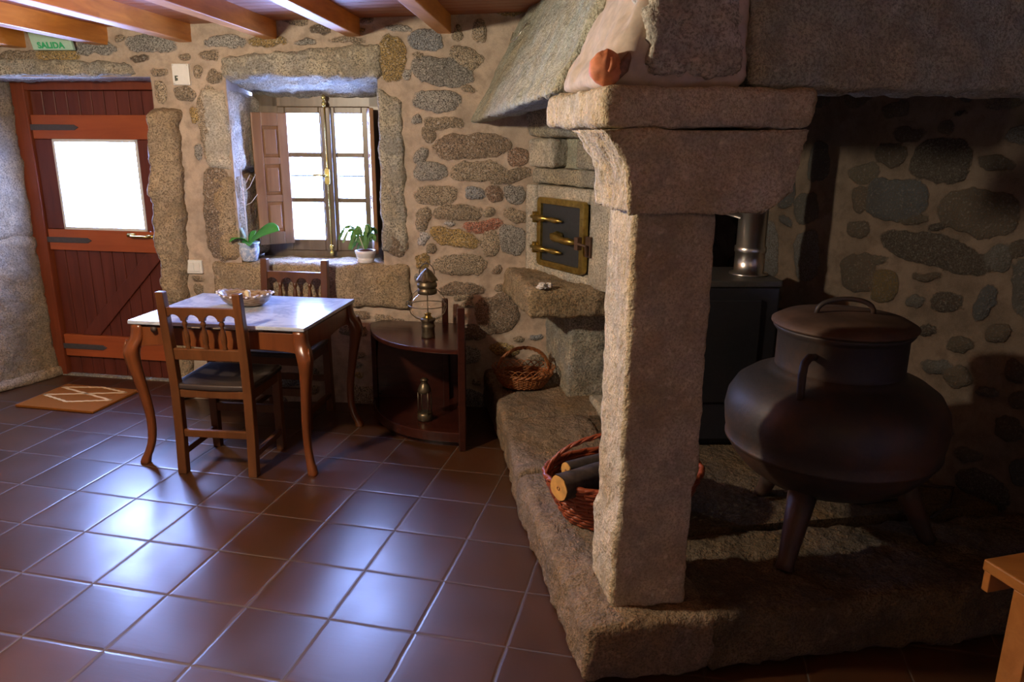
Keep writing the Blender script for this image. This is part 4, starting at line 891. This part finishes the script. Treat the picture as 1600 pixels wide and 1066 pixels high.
# ------------------------------------------------------------------ things on the sill
OP = W(-1.39, .035, .866)
op = empty('orchid', OP, 'broad-leaved orchid with bare stem in blue-white pot, left end of window sill', 'plant')
MB().lathe(OP, [(.040, 0), (.043, .003), (.056, .05), (.058, .08), (.055, .095), (.062, .103), (.063, .110), (.057, .112), (.05, .10), (.01, .095)], 36).build('pot', M_BLUEPOT, op)
def leaf(m, base, dirv, L, w, lift, droop, n=12, fold=.25, roll=0.0):
    d = Vector(dirv).normalized(); side = d.cross(Vector((0, 0, 1))).normalized(); side = (side*math.cos(roll)+Vector((0, 0, 1))*math.sin(roll)); vs = []; fs = []
    for i in range(n+1):
        t = i/n; c = Vector(base)+d*L*t+Vector((0, 0, lift*math.sin(t*math.pi*.5)-droop*t*t)); ww = w*(math.sin(math.pi*min(1, t*.93+.07))**.6)*.5
        for s_ in (-1, -.5, 0, .5, 1): vs.append(c+side*ww*s_+Vector((0, 0, abs(s_)*ww*fold)))
    for i in range(n):
        for k in range(4): fs.append((i*5+k, i*5+k+1, (i+1)*5+k+1, (i+1)*5+k))
    m.add(vs, fs, True)
def mkleaf(name, mat, par, *a, **k):
    m = MB(); leaf(m, *a, **k); o = m.build(name, mat, par, fix=False); md = o.modifiers.new('t', 'SOLIDIFY'); md.thickness = .0025; return o
tp = OP+Vector((0, 0, .10))
mkleaf('leaf', M_LEAF, op, tp, (.95, -.15, 0), .225, .105, .105, .015, roll=-.75)
mkleaf('leaf', M_LEAFP, op, tp, (-.85, -.35, 0), .135, .045, .22, -.0, roll=.6)
mkleaf('leaf', M_LEAF, op, tp, (-.9, .1, 0), .16, .055, .05, -.03, roll=.5)
mkleaf('leaf', M_LEAF, op, tp, (-.5, -.8, 0), .12, .06, .07, .05)
mkleaf('leaf', M_LEAF, op, tp, (.5, -.8, 0), .10, .055, .03, .03)
mkleaf('leaf', M_LEAF, op, tp, (.1, .8, 0), .07, .04, .07, .0)
stt = MB(); b0 = tp+Vector((-.005, 0, 0)); stt.tube([b0, b0+Vector((-.005, .005, .2)), b0+Vector((-.012, .01, .45))], [.004, .0032, .002], 6)
for z, dx, dz in ((.22, .09, .07), (.26, -.085, .09), (.30, .085, .10), (.30, -.04, .11), (.24, -.12, .05), (.34, .05, .06)):
    q = b0+Vector((-.006, .006, z)); stt.tube([q, q+Vector((dx*.5, 0, dz*.3)), q+Vector((dx, 0, dz))], [.0026, .0022, .0016], 5)
stt.build('stem', M_TWIG, op)
CP = W(-.693, .035, .868)
cp_ = empty('christmas_cactus', CP, 'leafy cactus in a white ribbed pot, right end of the window sill', 'plant')
MB().lathe(CP, [(.045, 0), (.048, .004), (.052, .026), (.049, .029), (.053, .033), (.057, .05), (.060, .055), (.061, .07), (.056, .072), (.05, .062), (.01, .060)], 36).build('pot', M_CERW, cp_)
MB().lathe(CP, [(.052, .060), (.045, .072), (.02, .078), (.004, .078)], 24).build('soil', M_SOIL, cp_)
rng = random.Random(4); lm = MB(); sm_ = MB()
for i in range(26):
    q = rng.uniform(math.pi*.55, math.pi*1.3) if i < 15 else rng.uniform(-1.2, 1.6); L = rng.uniform(.07, .17) if i < 15 else rng.uniform(.04, .10); up_ = rng.uniform(.05, .14)
    p = CP+Vector((0, 0, .075)); pts = [p]; segs = 4 if i < 15 else 3
    for k in range(1, segs+1):
        t = k/segs; pts.append(p+Vector((math.cos(q)*L*t, math.sin(q)*L*t*.6, up_*math.sin(t*math.pi*.75)*1.2-(.06 if i < 15 else 0)*t*t)))
    for k in range(segs):
        a, b = pts[k], pts[k+1]; d = (b-a); l = d.length; d.normalize(); s_ = d.cross(Vector((rng.uniform(-.4, .4), -1, rng.uniform(-.2, .6)))).normalized(); w = .008+.003*rng.random(); nrm = s_.cross(d)*.0015
        o = [(0, .004), (.2, w*.7), (.3, w), (.45, w*.85), (.6, w), (.8, w*.9), (1.0, .004)]
        vs = [a+d*l*t+s_*v for t, v in o]+[a+d*l*t-s_*v for t, v in o[::-1]]; m_ = len(vs); vv = [x+nrm for x in vs]+[x-nrm for x in vs]
        lm.add(vv, [tuple(range(m_)), tuple(range(m_, 2*m_))[::-1]]+[(i_, (i_+1) % m_, (i_+1) % m_+m_, i_+m_) for i_ in range(m_)])
    if i < 8: sm_.tube([pts[0]-Vector((0, 0, .02)), pts[1]], .003, 5)
lm.build('foliage', M_LEAFC, cp_); sm_.build('stems', M_TWIG, cp_)

# ------------------------------------------------------------------ things on the table
BC = TB(-.055, .085, .7205)
bw_ = empty('shell_bowl', BC, 'scalloped shell bowl with striped brown and white sides on the marble tabletop', 'bowl')
vs = []; fs = []; n = 72; rings = [(.06, .0), (.09, .006), (.115, .024), (.132, .045), (.14, .056)]
for w in (0, 1):
    for i, (r, z) in enumerate(rings):
        for k in range(n):
            q = 2*math.pi*k/n; rip = 1+.018*math.cos(22*q)*(i/4); rr_ = (r-w*.005)*rip*1.06
            x, y = rr_*1.0*math.cos(q), rr_*.68*math.sin(q)
            zz = z+w*.005+(.003*math.cos(22*q) if i == 4 else 0)+(.012*abs(math.cos(q))**2 if i >= 3 else 0)
            vs.append(BC+Vector((x, y, zz)))
m_ = len(rings)
for w in (0, 1):
    o = w*m_*n
    for i in range(m_-1):
        for k in range(n): fs.append((o+i*n+k, o+i*n+(k+1) % n, o+(i+1)*n+(k+1) % n, o+(i+1)*n+k))
for k in range(n): fs.append(((m_-1)*n+k, (m_-1)*n+(k+1) % n, m_*n+(m_-1)*n+(k+1) % n, m_*n+(m_-1)*n+k))
fs += [tuple(range(n))[::-1], tuple(m_*n+k for k in range(n))]
MB().add(vs, fs, True).build('shell_wall', M_SHELL, bw_)
for k in range(22):
    kb = MB(); q = 2*math.pi*k/22; kb.lathe(BC+Vector((.150*math.cos(q), .102*math.sin(q), .056+.012*math.cos(q)**2)), [(.001, -.004), (.006, -.002), (.007, .001), (.005, .004), (.001, .005)], 8)
    kb.build('rim_knob', M_CERW, bw_)
tag(stone('dried_pod', [BC+Vector(p) for p in ((.015, -.02, .01), (.035, -.02, .01), (.035, .01, .01), (.015, .01, .01), (-.005, -.01, .075), (.02, -.01, .078), (.02, .02, .078), (-.005, .02, .075))], plain('dried pod', (.62, .52, .30), .7), None, rnd=.012, rough=.004, seed=71, res=.006, scale=30), 'pale yellow dried pod standing in the middle of the shell bowl', 'pod')
tag(stone('brown_pebble', [BC+Vector(p) for p in ((.045, -.03, .008), (.09, -.03, .008), (.09, .03, .008), (.045, .03, .008), (.045, -.03, .052), (.09, -.03, .055), (.09, .03, .055), (.045, .03, .052))], plain('brown pebble', (.34, .19, .10), .6), None, rnd=.022, rough=.004, seed=72, res=.006, scale=30), 'brown rounded lump in the right side of the shell bowl', 'pebble')

# ------------------------------------------------------------------ doormat, switch, cover plate, exit sign
MF = frame((-3.578, 3.735), 1)
mo = MB().slab(I0, [(-.265, -.205), (.27, -.205), (.27, .205), (-.265, .205)], 0, .014).build('doormat', M_COIR, None, .003); mo.location = (-3.583, 3.735, .001); mo.rotation_euler = (0, 0, R(1))
mp = MB()
def seg(a, b):
    P = [Vector((-.265+.535*u, -.205+.41*v, .0145)) for u, v in (a, b)]; n = 14
    mp.sweep([P[0].lerp(P[1], k/n)+Vector((0, .003*math.sin(k*2.3), 0)) for k in range(n+1)], .017, .004)
for a, b in (((.05, .465), (.935, .817)), ((.054, .83), (.52, .96)), ((.49, .266), (.94, .468)), ((.054, .83), (.94, .468)), ((.05, .465), (.49, .266)), ((.52, .96), (.935, .817))): seg(a, b)
mpo = mp.build('woven_pattern', plain('pale coir', (.70, .45, .18), .95, bscale=300, bstr=.6)); mpo.parent = mo
tag(mo, 'orange brown coir doormat with pale interlaced lines in front of the door', 'doormat')
sw_ = empty('light_switch', W(-1.708, -.012, .83), 'white double light switch on the stone wall between door and window', 'switch')
MB().box(W, -1.756, -1.662, -.022, .0, .792, .872).build('switch_frame', M_WHITE, sw_, .004)
MB().box(W, -1.742, -1.711, -.028, -.02, .806, .858).build('rocker', M_WHITE, sw_, .002); MB().box(W, -1.707, -1.676, -.028, -.02, .806, .858).build('rocker', M_WHITE, sw_, .002)
cvp = empty('cover_plate', W(-1.675, -.012, 1.90), 'pale blank junction cover plate high on the wall between door and window', 'plate')
MB().box(W, -1.722, -1.625, -.022, .004, 1.853, 1.965).build('plate', M_WHITE, cvp, .004)
mk = MB(); mk.box(W, -1.708, -1.70, -.0235, -.0215, 1.874, 1.902); mk.box(W, -1.699, -1.692, -.0235, -.0215, 1.876, 1.890); mk.box(W, -1.700, -1.690, -.0235, -.0215, 1.896, 1.902)
mk.build('printed_mark', M_DK, cvp)
for x, z in ((-1.714, 1.957), (-1.633, 1.957), (-1.714, 1.861), (-1.633, 1.861)): MB().tube([W(x, -.024, z), W(x, -.021, z)], .003, 8).build('screw', M_STEEL, cvp)
ex = empty('exit_sign', W(-2.36, -.03, 2.08), 'green and white SALIDA exit sign above the door behind the beams', 'sign')
ES = lambda s, d, z: W(s, d-(z-2.03)*.35, z)
MB().box(ES, -2.47, -2.24, -.07, -.045, 2.03, 2.12).build('sign_panel', M_SIGNW, ex, .004)
cu = bpy.data.curves.new('letters', 'FONT'); cu.body = 'SALIDA'; cu.size = .044; cu.extrude = .001; cu.offset = .0015; cu.space_character = 1.05; cu.align_x = 'CENTER'; cu.align_y = 'CENTER'
to = bpy.data.objects.new('letters_tmp', cu); COL.objects.link(to); bpy.context.view_layer.update()
me = bpy.data.meshes.new_from_object(to.evaluated_get(bpy.context.evaluated_depsgraph_get())); bpy.data.objects.remove(to)
p0 = ES(-2.36, -.0725, 2.052); xa = Vector((W1[0], W1[1], 0)); ya = (ES(0, 0, 1)-ES(0, 0, 0)).normalized()
me.transform(Matrix(((xa.x, ya.x, xa.cross(ya).x, p0.x), (xa.y, ya.y, xa.cross(ya).y, p0.y), (xa.z, ya.z, xa.cross(ya).z, p0.z), (0, 0, 0, 1))))
lk('sign_letters', me, M_GREEN, ex)

# ------------------------------------------------------------------ small things round the fireplace
cl = empty('clay_figure', F(-.095, .01, 1.715), 'small broken terracotta clay figure on the left corner of the stone capital', 'figure')
cc = F(-.085, .02, 1.714)
bm = bmesh.new(); bmesh.ops.create_icosphere(bm, subdivisions=4, radius=1)
for v in bm.verts:
    c = v.co.copy(); k = 1+.10*nz(c, 1.3, 5); v.co = cc+Vector((c.x*.043*k, c.y*.037*k, .040+c.z*.041*k+(.006 if c.x > 0 and c.z > .3 else 0)))
for f in bm.faces: f.smooth = True
me = bpy.data.meshes.new('body'); bm.to_mesh(me); bm.free(); lk('clay_body', me, M_TERRA, cl)
MB().tube([cc+Vector((.015, -.02, .06)), cc+Vector((.02, -.028, .045)), cc+Vector((.012, -.034, .03))], [.012, .010, .004], 8).build('clay_snout', M_TERRA, cl)
MB().tube([cc+Vector((.02, .0, .03)), cc+Vector((.045, .0, .045)), cc+Vector((.055, 0, .068)), cc+Vector((.058, 0, .078))], [.022, .016, .009, .004], 8).build('clay_handle', M_TERRD, cl)
def rock(name, c, sx, sy, sz, mat, seed, parent=None, sub=3):
    bm = bmesh.new(); bmesh.ops.create_icosphere(bm, subdivisions=sub, radius=1)
    for v in bm.verts:
        q = v.co.copy(); k = 1+.35*noise.cell(q*1.7+Vector((seed, 0, 0)))-.15+.2*nz(q, 1.8, seed); v.co = Vector(c)+Vector((q.x*sx*k, q.y*sy*k, max(-.0, 0)+sz*(1+q.z*k)*.9))
    me = bpy.data.meshes.new(name); bm.to_mesh(me); bm.free(); return lk(name, me, mat, parent)
qz = empty('quartz_stone', (-.665, 3.68, .853), 'small white quartz stone lying on the oven ledge', 'stone')
rock('quartz_lump', (-.674, 3.672, .850), .026, .022, .018, M_QUARTZ, 3, qz); rock('quartz_lump', (-.640, 3.70, .850), .02, .018, .017, M_QUARTZ, 6, qz)
def HS(t, z, off=-.006):   # along the sloping hood side: t = distance back, z = height
    q = hp(-.14+off, t, z); return q
wk = MB().tube([HS(2.30, 2.02, -.03), HS(2.28, 2.07), HS(2.22, 2.12, -.03), HS(2.12, 2.04, -.03), HS(2.02, 2.045, -.04), HS(1.92, 2.05, -.03), HS(1.86, 2.12, -.02), HS(1.98, 2.13, -.01)], .0022, 6).build('wire_hook', M_STEEL)
tag(wk, 'thin bent wire hanging high on the sloping chimney hood', 'wire')
s3 = empty('wooden_stool', (1.03, 2.05, 0), 'low orange-lit wooden stool at the right edge in front of the hearth', 'stool')
ST = frame((.884, 2.145), -62)
MB().box(ST, 0, .42, 0, .30, .415, .45).build('seat', M_STOOL, s3, .005)
for x0, x1, y in ((.10, .17, .014), (.35, .42, .014), (.10, .17, .286), (.35, .42, .286)):
    MB().box(ST, x0, x1, y-.012, y+.012, 0, .416).build('leg', M_STOOL, s3, .003)
MB().box(ST, .004, .026, .004, .296, .355, .416).build('seat_end_board', M_STOOL, s3, .003)
MB().box(ST, .026, .35, .30-.02, .30-.004, .36, .415).build('seat_rail', M_STOOL, s3, .003)
wl = empty('wall_side_lamp', (LAMP2[0], LAMP2[1], H), 'small warm ceiling lamp hanging behind the camera near the fireplace side', 'lamp'); wl.name = 'ceiling_lamp'
MB().tube([(LAMP2[0], LAMP2[1], H), (LAMP2[0], LAMP2[1], LAMP2[2]+.13)], .006, 8).build('cord', M_DK, wl)
MB().lathe(LAMP2, [(.012, .14), (.03, .13), (.03, .085), (.02, .08)], 24).build('socket', M_SHADE, wl)
# enamel ceiling lamp that lights the room, above and left of the camera
cl_ = empty('ceiling_lamp', (LAMP[0], LAMP[1], H), 'enamel ceiling lamp hanging between the beams in front of the table', 'lamp')
MB().tube([(LAMP[0], LAMP[1], H), (LAMP[0], LAMP[1], LAMP[2]+.13)], .006, 8).build('cord', M_DK, cl_)
MB().lathe((LAMP[0], LAMP[1], LAMP[2]), [(.012, .14), (.03, .13), (.03, .085), (.02, .08)], 24).build('socket', M_SHADE, cl_)
